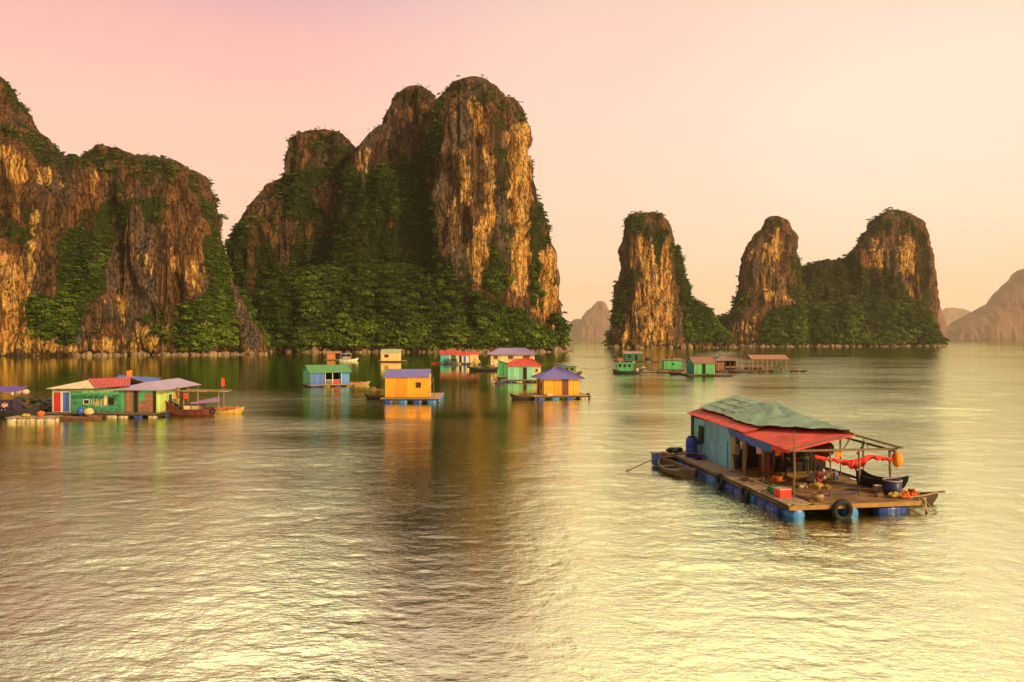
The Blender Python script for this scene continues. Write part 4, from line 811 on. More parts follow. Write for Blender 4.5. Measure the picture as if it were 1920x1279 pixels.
# red cloth slung between the front posts, orange float bag
m = MB(); nn = 40; vv = []
def hang(u):  # from post near (3.3) to the right corner post
    a = 2.2 + (6.25 - 2.2) * u; b = 1.75 + .1 * u; z = 2.32 - .05 * u - .17 * abs(math.sin(u * math.pi * 1.5)) - (.10 if .25 < u < .7 else 0) * math.sin((u - .25) / .45 * math.pi); return a, b, z
for i in range(nn + 1):
    u = i / nn; a, b, z = hang(u); d = .16 + .30 * math.exp(-((u - .52) / .13) ** 2) + .05 * math.sin(i * 1.9); vv += [(a, b + .03 * math.sin(i), z + .03), (a, b + .12 + .05 * math.sin(i * 1.3), z - .02), (a, b + .02 + .06 * math.cos(i * .9), z - d)]
fc = [(3 * i + j, 3 * i + 3 + j, 3 * i + 4 + j, 3 * i + 1 + j) for i in range(nn) for j in (0, 1)] + [(3 * i + 2, 3 * i + 5, 3 * i + 3, 3 * i) for i in range(nn)]
vv = [tuple(nb(a, b, z)) for a, b, z in vv]; solo(MB().add(vv, fc), 'cloth', REDF, 'long bright red cloth slung between the front roof posts', 'cloth', smooth=True)
m = MB(); m.blob((0, 0, 0), (.24, .2, .36), 5, .16, 2); on(m, 'bag', ORANGE, 'orange bag tied to the right front post', 'bag', 6.35, 1.85, 2.02, smooth=True)
m = MB(); m.blob((0, 0, 0), (.5, .4, .42), 9, .12, 3); on(m, 'bundle', P_('dark_red_tarp', (0.16, 0.02, 0.015), rough=.7, var=.3), 'dark red tarpaulin bundle hanging under the roof behind the red cloth', 'bundle', 4.2, 4.5, 2.15, smooth=True)
# black trough standing on edge, bucket, mound of nets on the right corner
t = thing('trough', 'black tarred basket boat leaning on the right edge of the deck', 'basket boat', nb(5.5, 3.6, DZ + .12), NB_ROT - 60); hull(t, 2.3, .75, .55, BLKP, .3, .3, z0=-.1, inside=BLKP)
m = MB().lathe([(.16, 0), (.19, .26), (.2, .27), (.17, .25), (.14, .03)], (0, 0, 0), 'z', 16); on(m, 'bucket', WHITE, 'white bucket in front of the black trough', 'bucket', 5.5, 2.1, smooth=True)
t = thing('tub', 'big dark blue open tub with pale rim at the right end of deck', 'tub', nb(5.75, 1.35, DZ + .0), NB_ROT)
MB().lathe([(.32, 0), (.37, .1), (.40, .62), (.36, .63), (.33, .1)], (0, 0, 0), 'z', 20).build('body', P_('dark_blue_plastic', (0.012, 0.02, 0.09), rough=.45), t, True); MB().torus((0, 0, .635), .385, .035, 'z', 22, 6).build('rim', P_('grey_rim', (0.3, 0.27, 0.26)), t, True)
rg2 = random.Random(8)
for (a, b, r, mt, lb) in ((5.45, .75, .26, NETY, 'yellowish net mound left of the dark blue tub'), (5.85, .5, .22, NETO, 'small orange net mound in front of the dark blue tub'), (3.3, 3.3, .34, NETY, 'yellow net heap under the roof near the hanging red cloth'), (2.6, 3.6, .22, STYRO, 'pale sack beside the yellow net heap under the roof'), (4.9, 1.0, .2, NETB, 'flat brown net on the front deck edge')):
    m = pile(r * 1.25, int(a * 10)); on(m, 'net_heap', mt, lb, 'net', a, b, group='net heaps on the near houseboat')
# bench, stools, jars and hanging things inside
t = thing('bench', 'low wooden bench under the red roof', 'bench', nb(4.1, 4.6), NB_ROT + 15); MB().box(0, 1.1, 0, .3, .38, .43).build('seat', WOOD, t)
for q in ((.05, .05), (1.0, .05), (.05, .22), (1.0, .22)): MB().box(q[0], q[0] + .06, q[1], q[1] + .06, 0, .378).build('leg', WOOD, t)
t = thing('work_table', 'dark wooden work table with pots under the roof', 'table', nb(3.1, 6.3), NB_ROT); MB().box(0, 1.7, 0, .7, .72, .77).build('top', DWOOD, t)
for q in ((.03, .03), (1.6, .03), (.03, .6), (1.6, .6)): MB().box(q[0], q[0] + .07, q[1], q[1] + .07, 0, .718).build('leg', DWOOD, t)
for k, (x, y, s_, mt, lb) in enumerate(((.3, .3, .13, STEEL, 'dented metal pot at the left end of the work table'), (.8, .35, .1, REDP, 'small red pot in the middle of the work table'), (1.3, .3, .15, WHITE, 'white pot at the right end of the work table'))):
    on(MB().lathe([(s_, 0), (s_ * 1.1, s_), (s_ * 1.15, s_ * 1.02), (s_ * .5, s_ * 1.2), (.02, s_ * 1.3)], (0, 0, 0), 'z', 14), 'pot', mt, lb, 'pot', 3.1 + x, 6.3 + y, DZ + .771, group='pots on the work table', smooth=True)
on(MB().lathe([(.2, 0), (.26, .3), (.27, .31), (.23, .28), (.18, .03)], (0, 0, 0), 'z', 16), 'bucket', ORANGE, 'orange bucket on the ochre floor behind the green net', 'bucket', 1.95, 4.9, smooth=True)
t = thing('engine', 'oily boat engine with flywheel standing on the front deck', 'engine', nb(3.5, 4.1), NB_ROT + 20)
MB().box(0, .55, 0, .35, .12, .5).build('block', STEEL, t); MB().torus((.28, -.07, .36), .2, .04, 'y', 20, 6).lathe([(.05, -.1), (.05, -.03)], (.28, 0, .36), 'y', 10).build('flywheel', REDP, t, True); MB().box(-.05, .6, .0, .06, 0, .118).box(-.05, .6, .29, .35, 0, .118).build('skid', DWOOD, t); MB().tube([(.45, .2, .5), (.45, .2, .75), (.6, .2, .8)], .035, 8).build('exhaust', RUBBER, t)
for k, (a, b, z, c, lb) in enumerate(((1.35, 7.9, 2.35, WHITE, 'white cloth hanging by the doorway beside the blue wall'), (2.2, 5.62, 2.3, ORANGE, 'orange cloth hanging under the red roof'), (3.3, 1.95, 2.45, ORANGE, 'orange fabric tucked under the front gable'), (1.6, 6.5, 2.3, PINKF, 'pink shirt hanging behind the blue awning skirt'))):
    on(MB().sheet((0, 0, 0), (.35, 0, 0), (.32, .02, -.55 if k != 2 else -.25), (.03, .03, -.6 if k != 2 else -.25), nu=6, nv=6, wob=.025, t=.015), 'hanging_cloth', c, lb, 'cloth', a, b, z, rot=-60 if k in (0, 3) else 0, group='washing hung under the houseboat roof', smooth=True)
# the man
person('person', 'man in grey T-shirt and dark trousers standing with his back turned at the doorway', 'person', nb(1.0, 7.45, DZ + .01), NB_ROT + 205, dict(STAND), (GREYF, NAVY))
# junk at the back left corner
hb2 = thing('work_raft', 'small plank work raft at the far left corner of the near houseboat', 'raft', nb(-1.0, 13.7), NB_ROT)
m = MB()
for k in range(9): m.box(rg2.uniform(-.05, .05), .92, k * .22, k * .22 + .2, -.06, rg2.uniform(-.01, .01))
m.build('deck', PLANK, hb2); MB().box(-.02, .9, .1, .22, -.2, -.062).build('beam', DWOOD, hb2); MB().box(-.02, .9, 1.6, 1.72, -.2, -.062).build('beam', DWOOD, hb2); drum_mb((.4, .5, -.45), 'x', .8, .26).build('float', BLUE_DRUM, hb2, True); drum_mb((.4, 1.5, -.45), 'x', .8, .26).build('float', BLUE_DRUM, hb2, True)
t = thing('cut_drum', 'cut down blue drum at the end of the small work raft', 'drum', nb(-1.35, 13.6, .12), NB_ROT); MB().lathe([(.26, 0), (.30, .05), (.31, .6), (.28, .61), (.26, .08)], (0, 0, 0), 'z', 18).build('body', BLUEP, t, True)
for (a, b, z, r, mt, lb) in ((-.6, 14.5, .55, .22, NETO, 'rusty brown net lump on the small work raft'), (-.2, 13.9, .55, .2, STYRO, 'pale sack on the small work raft'), (.3, 15.2, .56, .42, BLKP, 'black tarpaulin heap left of the blue barrel')):
    on(pile(r * 1.2, int(b * 7)), 'heap', mt, lb, 'heap', a, b, z, group='heaps at the back corner of the houseboat')
m = MB(); m.tube([(0, 0, 0), (1.5, -.9, .25), (2.9, -2.0, .02)], .05, 8); on(m, 'log_pole', WOOD, 'rough wooden pole lying across the walkway corner near the rowboat', 'pole', -1.0, 13.6, DZ + .08)
# rowboat with oar on the left
rb = thing('rowboat', 'small wooden rowboat tied at the left side of the near houseboat', 'rowboat', nb(-.9, 9.7, .0), NB_ROT + 92)
hull(rb, 3.6, 1.35, .55, WOOD, .25, .12, z0=-.12, fullness=2.6, inside=PLANK)
solo(MB().tube([(0, 0, 0), (.0, .0, .0), (-1.9, .3, -.75)], [.025, .025, .025], 6).beam((-1.9, .3, -.75), (-2.35, .37, -.93), .16, .03), 'oar', WOOD, 'wooden oar sloping from the rowboat down into the water', 'oar', nb(-1.5, 12.2, .85), NB_ROT + 10)
# moored boat behind the right end, with nets
sb = thing('sampan', 'wooden sampan with pointed bow behind the right end of the houseboat', 'sampan', nb(4.6, .85, .05), NB_ROT + 6)
sb.location = nb(5.2, 2.2, .05); sb.rotation_euler = (0, 0, R(NB_ROT - 14)); hull(sb, 3.0, 1.2, .62, DWOOD, .12, .1, z0=-.25, fullness=1.3, inside=PLANK)
MB().beam((2.7, 0, .46), (3.3, 0, .52), .10, .07).build('bow_post', WOOD, sb)
m = MB(); r3 = random.Random(3)
for i in range(60): m.blob((r3.uniform(.1, 2.2), r3.uniform(-.38, .38), .36 + r3.uniform(-.08, .16)), (r3.uniform(.05, .12),) * 3, i, .25, 1)
solo(m, 'net_heap', NETO, 'orange nets and small floats filling the pointed sampan', 'net', sb.location, NB_ROT - 14, group='net heaps on the near houseboat', smooth=True)
m = MB(); m.beam((0, 0, 0), (.35, -.3, -.75), .12, .03); m.beam((.15, .1, .1), (.75, -.25, -.65), .14, .03); m.beam((.3, 0, .05), (.25, -.2, -.85), .08, .04); on(m, 'broken_boards', PLANK, 'loose boards hanging into the water at the right deck corner', 'boards', 6.1, .0, .62)

# more household gear under the roof
r7 = random.Random(17)
t = thing('cupboard', 'dark open cupboard against the maroon boards under the roof', 'cupboard', nb(2.2, 9.3), NB_ROT)
MB().box(0, 1.4, 0, .04, 0, 1.5).box(0, 1.4, .04, .5, 0, .05).build('body', DWOOD, t)
for z in (.5, 1.0, 1.46): MB().box(0, 1.4, .042, .5, z, z + .035).build('shelf', WOOD, t)
for k, (a, b, mt, lb) in enumerate(((5.2, 5.2, BLUE_DRUM, 'blue water jug standing near the right inner post'), (4.7, 5.4, WHITE, 'white water jug left of the blue water jug'))):
    on(MB().lathe([(.14, 0), (.17, .04), (.17, .34), (.06, .42), (.05, .5)], (0, 0, 0), 'z', 14), 'jug', mt, lb, 'jug', a, b, DZ, group='water jugs inside the houseboat', smooth=True)
pts = []; r8 = random.Random(4)
for i in range(60): a_ = i * .55; q = .16 + .05 * math.sin(i * .7); pts.append((math.cos(a_) * q * 1.2, math.sin(a_) * q, .02 + i * .0018))
on(MB().tube(pts, .014, 5), 'rope_coil', ROPE, 'coil of pale rope on the walkway by the man', 'rope', .55, 5.6, DZ + .02)
on(MB().tube([(0, 0, 0), (.8, .3, 0), (1.6, .1, 0), (2.1, .5, 0)], .018, 5), 'hose', BLUE_TARP, 'thin blue hose lying across the front deck', 'hose', 2.6, 1.6, DZ + .03)
t = thing('fish_basket', 'round bamboo fish basket on the front deck left of the tyre', 'basket', nb(1.75, .75), NB_ROT); MB().lathe([(.2, 0), (.28, .16), (.24, .3), (.21, .29), (.25, .16), (.17, .03)], (0, 0, 0), 'z', 18).build('body', BAMBOO, t); MB().torus((0, 0, .3), .23, .02, 'z', 20, 6).build('rim', WOOD, t)
# ================================================================== the other floating houses
def place(px, py, z=0.0): v = at(px, py, z); return Vector((v.x, v.y, 0))
def boxwall(t, x0, x1, y0, y1, z0, z1, m, name='wall', label=None): return MB().box(x0, x1, y0, y1, z0, z1).build(name, m, t, label=label)
def battens(t, wallobj, W, z0, z1, m, xs):
    for x in xs: MB().box(x - .03, x + .03, -.03, -.002, z0 + .02, z1 - .02).build('batten', m, wallobj)

# -- orange-yellow cabin with flat purple gable roof
t = thing('floating_cabin', 'orange yellow cabin with purple gable roof on its own raft, left of centre', 'cabin', place(722, 746, .55), 1)
raft(t, -.4, 6.5, -1.0, 8.8, .55, [BLUE_DRUM, LBLUE_DRUM], 1.7, sides='fr', floatr=.3)
w = boxwall(t, 0, 5.1, 0, 4.4, .56, 3.05, YEL); battens(t, w, 5.1, .56, 3.05, YEL2, (.03, 2.8, 5.07))
opening(t, 'window', 'front', 3.65, .65, 1.72, 2.42, BRICK, DARK, bars=True); opening(t, 'window', 'right', 1.6, .55, 1.6, 2.5, YEL2, DARK, 5.1, 4.4)
gable_roof(t, 5.1, 4.4, 3.05, .82, PURP_TIN, .18, gable_m=YEL2)
MB().beam((5.15, 0, 1.0), (5.75, .4, 3.0), .05).beam((5.75, .6, .56), (5.75, .6, 2.9), .06).beam((5.1, .6, 2.85), (5.75, .6, 2.9), .05).build('prop_pole', WOOD, t)
MB().box(-.1, 5.3, -.5, -.38, .556, .62).build('kerb', DWOOD, t)
sp = thing('sampan', 'low dark sampan loaded with junk at the left end of the orange cabin raft', 'sampan', place(722, 749), 172); hull(sp, 2.6, .95, .55, DWOOD, .4, .1)
m = MB(); r = random.Random(1)
for i in range(22): m.blob((r.uniform(.2, 2.0), r.uniform(-.35, .35), .35 + r.uniform(0, .18)), (r.uniform(.08, .2), .12, .08), i, .3, 1)
solo(m, 'junk_heap', NETB, 'brown junk heaped in the sampan left of the orange cabin', 'heap', sp.location, 172)
# -- small drifting thing
m = MB(); m.box(-.6, .5, -.3, .3, -.05, .12); m.blob((-.1, 0, .25), (.4, .25, .22), 1, .3, 1); m.tube([(.2, 0, .1), (1.1, .1, .05)], .06, 6); solo(m, 'driftwood', NETB, 'small brown driftwood lump afloat between the green and orange houses', 'driftwood', place(701, 731), 10)

# -- blue and green open house with green roof
t = thing('floating_house', 'blue and green house with bright green roof and open porch, left of centre', 'house', place(583, 722, .3), 28)
raft(t, -.4, 6.9, -1.0, 5.6, .32, [BLUE_DRUM, STYRO], 1.6, sides='fl', floatr=.2)
boxwall(t, -.06, 0, 0, 5.2, .33, 2.35, TEAL, 'side_wall', 'green left wall'); boxwall(t, .002, 2.1, .002, 5.1, .33, 2.34, BLUEP, 'wall', 'deep blue wall'); boxwall(t, 4.9, 6.3, .3, 5.1, .33, 2.34, P_('sky_blue_paint', (0.07, 0.24, 0.60), rough=.6, var=.2), 'wall', 'lighter blue wall'); boxwall(t, 2.102, 4.898, 2.2, 5.1, .33, 2.34, DARK, 'back_wall')  # black back wall carries the porch shade in its colour
opening(t, 'window', 'left', 2.4, .6, 1.1, 1.8, TEAL, DARK)
gable_roof(t, 6.3, 5.2, 2.36, 1.0, GREEN_TIN, .3, gable_m=TEAL, front_drop=.0)
for x in (2.2, 3.4, 4.8): MB().box(x, x + .09, -.12, -.03, .33, 2.3).build('post', WHITE, t)
m = MB(); m.box(2.3, 3.39, -.10, -.05, 1.0, 1.06); m.box(3.5, 4.79, -.10, -.05, 1.0, 1.06)
for k in range(6): m.box(2.45 + k * .17, 2.48 + k * .17, -.09, -.06, .34, .998)
m.build('railing', WHITE, t)
boxwall(t, 3.5, 4.7, .1, .16, .34, .9, REDP, 'panel', 'low red panel behind the railing')
sp = thing('sampan', 'tan sampan with orange load moored right of the green roofed house', 'sampan', place(655, 722), 14); hull(sp, 3.4, 1.0, .55, BAMBOO, .3, .1, inside=PLANK)
m = MB()
for i in range(20): m.blob((r.uniform(.2, 2.5), r.uniform(-.35, .35), .38 + r.uniform(0, .15)), (r.uniform(.08, .18), .12, .08), i, .3, 1)
solo(m, 'load', NETO, 'orange load in the tan sampan beside the green roofed house', 'heap', sp.location, 14)

# -- yellow cabin with hip roof
t = thing('floating_cabin', 'orange yellow cabin with purple hip roof and dark red door, right of centre', 'cabin', place(1019.6, 741.6, .5), 10)
raft(t, -1.4, 6.0, -.7, 5.2, .5, [BLUE_DRUM, LBLUE_DRUM, BLUE_DRUM, STYRO], 1.6, sides='flr', floatr=.28)
w = boxwall(t, 0, 4.55, 0, 4.4, .51, 2.68, YEL); battens(t, w, 4.55, .51, 2.68, YEL2, (.03, 1.6, 3.55, 4.52))
opening(t, 'door', 'front', 2.35, .85, .52, 2.5, BRICK, P_('maroon_boards', (0.16, 0.035, 0.02))); opening(t, 'window', 'left', 1.2, .6, 1.1, 2.0, BRICK, DARK); opening(t, 'door', 'left', 2.7, .8, .52, 2.4, BRICK, DARK)
hip_roof(t, 4.55, 4.4, 2.68, 1.3, PURP_TIN, .6, .12)
MB().box(.3, 1.0, -.55, -.2, .505, .75).build('step_box', CREAM, t)
solo(MB().torus((0, 0, 0), .3, .11, 'x', 20, 8), 'tyre', RUBBER, 'black tyre hanging at the right end of the hip roofed cabin raft', 'tyre', place(1103, 748) + Vector((0, 0, .35)), 20, smooth=True)
sp = thing('sampan', 'dark sampan piled with nets at the left of the hip roofed cabin', 'sampan', place(1000, 749), 168); hull(sp, 3.0, 1.0, .6, DWOOD, .4, .1)
m = MB()
for i in range(16): m.blob((r.uniform(.2, 1.9), r.uniform(-.35, .35), .42 + r.uniform(0, .3)), (r.uniform(.1, .22), .14, .12), i, .3, 1)
solo(m, 'net_heap', NETB, 'brown nets piled in the dark sampan by the hip roofed cabin', 'net', sp.location, 168, smooth=False)

# -- teal house with red hip roof, lean-to behind
t = thing('floating_house', 'pale teal house with red hip roof behind the hip roofed orange cabin', 'house', place(952.3, 712, .4), 2)
raft(t, -.6, 6.4, -.5, 5.0, .4, [BLUE_DRUM, STYRO, BLKP], 1.7, sides='fl', floatr=.22)
boxwall(t, 0, 4.5, 0, 4.5, .41, 2.9, P_('pale_teal_paint', (0.22, 0.58, 0.40), rough=.6, var=.15, scale=2, dirt=.3, boards=.5)); boxwall(t, 4.502, 5.9, .1, 4.4, .41, 2.88, CREAM, 'wall', 'cream end wall')
opening(t, 'door', 'front', 2.65, .75, .42, 2.6, BRICK, DARK); opening(t, 'window', 'front', 4.9, .5, 1.7, 2.4, WHITE, DARK)
hip_roof(t, 5.9, 4.5, 2.9, 1.1, RED_TIN, .3, .5)
t = thing('lean_to', 'green sloping lean-to hut left of the teal house', 'hut', place(934, 706, .3), 0)
raft(t, -.3, 2.6, -.3, 3.0, .3, [BLKP], 1.4, sides='fl', floatr=.18); MB().add([(0, 0, .31), (2.3, 0, .31), (2.3, 0, 2.7), (0, 0, 3.4), (0, 2.6, .31), (2.3, 2.6, .31), (2.3, 2.6, 2.7), (0, 2.6, 3.4)], [(0, 1, 2, 3), (5, 4, 7, 6), (4, 0, 3, 7), (1, 5, 6, 2), (4, 5, 1, 0), (3, 2, 6, 7)]).build('wall', GRN, t)
MB().sheet((-.25, -.25, 3.5), (2.6, -.25, 2.66), (2.6, 2.8, 2.66), (-.25, 2.8, 3.5), nv=2, corr=.03).build('roof', GREEN_TIN, t)
for x in (-.15, 1.1): MB().tube([(x, -.2, .3), (x + .04, -.22, 2.9)], .05, 6).build('post', DWOOD, t)
sp = thing('dinghy', 'small dark purple dinghy with white fender left of the teal house', 'dinghy', place(926, 719), 8); hull(sp, 2.0, .9, .6, P_('dark_purple_paint', (0.05, 0.03, 0.09)), .3, .1); MB().blob((0, -.4, .25), (.16, .16, .16), 1, 0, 2).build('fender', WHITE, sp, True)
MB().box(.6, 1.2, -.3, .3, .4, .8).build('engine_box', NAVY, sp)

# -- long cream house with purple hip roof
t = thing('floating_house', 'long cream house with wide purple hip roof nearest the tall cliffs', 'house', place(920, 687.6, .4), 0)
raft(t, -.8, 12.4, -.8, 6, .4, [BLKP, STYRO], 2.2, sides='fl', floatr=.22); boxwall(t, 0, 11.6, 0, 5, .41, 3.75, CREAM)
for a, w_ in ((.8, 1.1), (4.6, 1.3), (8.5, 1.8)): opening(t, 'window', 'front', a, w_, 2.35, 3.35, BRICK, P_('maroon_boards', (0.16, 0.035, 0.02)))
hip_roof(t, 11.6, 5, 3.75, 1.5, P_('pale_purple_roof', (0.30, 0.22, 0.42), rough=.6, var=.2), .9, .6)
sp = thing('fishing_boat', 'long black fishing boat with clutter moored left of the lean-to', 'boat', place(932, 695), 178); hull(sp, 7.4, 1.8, .9, BLKP, .4, .15)
m = MB()
for i in range(26): m.blob((r.uniform(.5, 5.5), r.uniform(-.5, .5), .7 + r.uniform(0, .5)), (r.uniform(.15, .4), .25, .2), i, .35, 1)
m.tube([(2, 0, .5), (2.05, 0, 3.0)], .06, 6); m.tube([(4, 0, .5), (4.1, 0, 2.2)], .05, 6); m.build('deck_clutter', NETB, sp); MB().blob((7.0, .9, .4), (.3, .25, .25), 2, .1, 2).build('fender', CREAM, sp, True)

# -- pair of small huts near the cliffs
t = thing('floating_hut', 'teal and cream hut with red roof, left one of the close pair', 'hut', place(826, 679, .5), 0, 'two small red roofed huts below the cliffs')
raft(t, -.8, 5.6, -1.4, 3.6, .5, [BLUE_DRUM, BLKP], 1.6, sides='fl', floatr=.28); boxwall(t, 0, 2.7, 0, 3, .51, 3.1, P_('turquoise_paint', (0.08, 0.45, 0.42), rough=.6, var=.2), 'wall', 'turquoise wall'); boxwall(t, 2.702, 5.1, .002, 3, .51, 3.1, CREAM, 'wall', 'cream wall')
opening(t, 'window', 'front', 3.3, 1.5, .8, 2.7, GRN, DGRN, bars=True); gable_roof(t, 5.1, 3, 3.1, 1.0, RED_TIN, .3, gable_m=CREAM)
t = thing('floating_hut', 'cream hut with red roof and blue door, right one of the close pair', 'hut', place(858.5, 680, .5), 0, 'two small red roofed huts below the cliffs')
raft(t, -.4, 7.0, -1.2, 3.6, .5, [STYRO, BLUE_DRUM], 1.6, sides='fr', floatr=.28); boxwall(t, 0, 3.7, .0, 3, .51, 2.95, WHITE); boxwall(t, 3.702, 6.2, -.3, 3, .51, 2.95, CREAM, 'wall', 'yellowish cream wall')
opening(t, 'door', 'front', .4, .8, .52, 2.6, BLUEP, DARK); opening(t, 'door', 'front', 1.8, .7, .52, 2.5, BLUEP, BLUEP); opening(t, 'window', 'right', 1, .8, 1.6, 2.4, BRICK, DARK, 6.2, 3); gable_roof(t, 6.2, 3, 2.95, .9, RED_TIN, .35, gable_m=CREAM)
m = MB()
for i in range(24): m.blob((r.uniform(0, 5), r.uniform(-.4, .4), r.uniform(.1, .5)), (r.uniform(.15, .4), .25, .2), i, .35, 1)
solo(m, 'float_heap', P_('slate_plastic', (0.10, 0.12, 0.2)), 'grey blue heap of floats in front of the left red roofed hut', 'heap', place(826, 684), 0)
sp = thing('dinghy', 'tiny red dinghy left of the two red roofed huts', 'dinghy', place(822, 682), 180); hull(sp, 2.4, 1.0, .6, REDP, .3, .1)
m = MB(); m.blob((0, 0, .9), (1.0, .5, .9), 3, .3, 2); solo(m, 'net_heap', NETY, 'tan net heap at the right wall of the right red roofed hut', 'net', place(893, 684), 0)
# -- cream cabin alone
t = thing('floating_hut', 'small cream cabin with pale green flat roof below the cliffs', 'hut', place(714, 676.7, .4), 0)
raft(t, -.8, 8.2, -.7, 4.5, .4, [BLKP], 2, sides='fl', floatr=.22); boxwall(t, 0, 6.2, 0, 4, .41, 3.15, P_('peach_paint', (0.78, 0.50, 0.22), rough=.7, var=.12)); opening(t, 'window', 'front', 1.2, 1.4, 1.5, 2.6, BRICK, DARK, bars=True)
MB().sheet((-.3, -.3, 3.2), (6.5, -.3, 3.2), (6.5, 4.3, 4.3), (-.3, 4.3, 4.3), nv=2, corr=.04).build('roof', P_('pale_green_roof', (0.42, 0.48, 0.22), rough=.7, var=.2), t); MB().box(-.02, 6.22, 3.9, 4.02, 3.15, 4.15).box(-.02, 6.22, -.14, -.02, 3.0, 3.17).build('upper_wall', CREAM, t)
# -- orange shack and white boat
t = thing('floating_hut', 'orange plank shack furthest left along the cliff foot', 'hut', place(613, 674, .3), 0)
raft(t, -.8, 5.2, -.7, 4, .3, [STYRO], 2, sides='f', floatr=.2); boxwall(t, 0, 2.9, 0, 3, .31, 2.7, P_('orange_planks', (0.55, 0.20, 0.07), var=.3)); boxwall(t, 2.902, 4.6, .8, 3, .31, 2.5, DARK, 'shade_backing'); gable_roof(t, 4.6, 3, 2.7, .5, P_('orange_roof', (0.50, 0.20, 0.10), var=.3), .3, gable_m=BRICK)  # open bay backed by a black box as painted shade
sp = thing('fishing_boat', 'white boat with lilac awning moored by the orange shack', 'boat', place(637, 677), 4); hull(sp, 6.5, 1.8, .9, WHITE, .4, .15); MB().sheet((.3, -1, 2.5), (4.2, -1, 2.5), (4.2, 1, 2.7), (.3, 1, 2.7), nu=8, nv=4, wob=.05).build('awning', LAV_TIN, sp)
for x in (.5, 2.2, 4.0): MB().tube([(x, -.8, .5), (x, -.8, 2.45)], .05, 6).build('pole', WHITE, sp)
MB().box(1.0, 3.6, -.6, .6, .5, 1.5).build('cabin', P_('lilac_grey', (0.35, 0.28, 0.36)), sp)

# -- green boat with mast and the rope between
sp = thing('fishing_boat', 'green cabin boat with leaning antenna behind the hip roofed cabin', 'boat', place(1040, 706), 2)
hull(sp, 5.6, 1.9, .9, DWOOD, .4, .15); MB().box(.6, 4.3, -.7, .7, .55, 2.0).build('cabin', P_('olive_green', (0.16, 0.26, 0.05), var=.3, dirt=.3), sp); MB().box(.2, 4.7, -.95, .95, 2.002, 2.1).build('roof', DGRN, sp)
for k in range(3): MB().box(1.0 + k * 1.1, 1.6 + k * 1.1, -.73, -.702, 1.2, 1.75).build('window', DARK, sp)
an = MB().tube([(3.4, 0, 2.1), (3.7, 0, 3.6), (4.3, 0, 5.4)], [.05, .04, .02], 6).build('antenna', STEEL, sp); MB().beam((3.3, 0, 3.8), (4.1, 0, 3.6), .03).beam((3.6, 0, 4.3), (4.3, 0, 4.1), .03).build('antenna_arm', STEEL, an)
m = MB()
for x in (.3, .7, 1.2): m.tube([(x, 0, 2.1), (x, 0, 3.0 + .2 * x)], .035, 6)
m.build('rods', DWOOD, sp)
a = place(1088, 700); b = place(1153, 699); a.z = 1.2; b.z = 1.6; pts = []
for i in range(13): u = i / 12; p = a.lerp(b, u); p.z -= .5 * math.sin(math.pi * u); pts.append(p)
solo(MB().tube(pts, .045, 5), 'mooring_rope', ROPE, 'slack rope stretched between the green cabin boat and the green boat on the right', 'rope')

# ================================================================== group on the right
t = thing('floating_hut', 'tan roofed dark green hut at the back left of the right fish farm', 'hut', place(1172, 676, .4), 0)
raft(t, -3.4, 11.5, -1.2, 3.6, .4, [STYRO, BLKP], 2.2, sides='fl', floatr=.25, deckm=WOOD); boxwall(t, 0, 5.6, 0, 3, .41, 2.7, DGRN); opening(t, 'window', 'front', .8, 1.4, 1.2, 2.2, DWOOD, DARK); opening(t, 'door', 'front', 3.4, .9, .42, 2.3, DWOOD, DARK)
MB().sheet((-.5, -.5, 2.75), (6.2, -.5, 2.75), (6.2, 3.4, 3.5), (-.5, 3.4, 3.5), nv=2, corr=.03).build('roof', P_('tan_roof', (0.42, 0.28, 0.18), var=.3), t)
for k, (px, py, s_, mt, lb) in enumerate(((1216, 676, .8, BLKP, 'black heap on the back raft of the fish farm'), (1225, 677, .6, NETB, 'brown heap at the middle of the back raft'), (1160, 677, .8, BRICK, 'red brown heap at the left end of the back raft'))):
    p = place(px, py, .4); p.z = .4; solo(MB().blob((0, 0, s_ * .5), (s_ * 1.5, s_, s_ * .9), k + 3, .3, 2), 'heap', mt, lb, 'heap', p, 0, 'heaps on the fish farm rafts')
sp = thing('cabin_boat', 'green boat with dark hull at the left end of the right fish farm', 'boat', place(1150, 701), 0)
hull(sp, 6.6, 2.0, 1.1, BLKP, .25, .2, inside=DWOOD); MB().box(.8, 4.2, -.75, .75, .55, 2.3).build('cabin', GRN, sp); MB().box(.5, 4.6, -1, 1, 2.302, 2.4).build('roof', TEAL, sp)
for k in range(3): MB().box(1.1 + k * 1.0, 1.7 + k * 1.0, -.78, -.752, 1.5, 2.1).build('window', DARK, sp)
MB().blob((5.1, -.8, .9), (.35, .3, .35), 1, .05, 2).build('buoy', CREAM, sp, True)
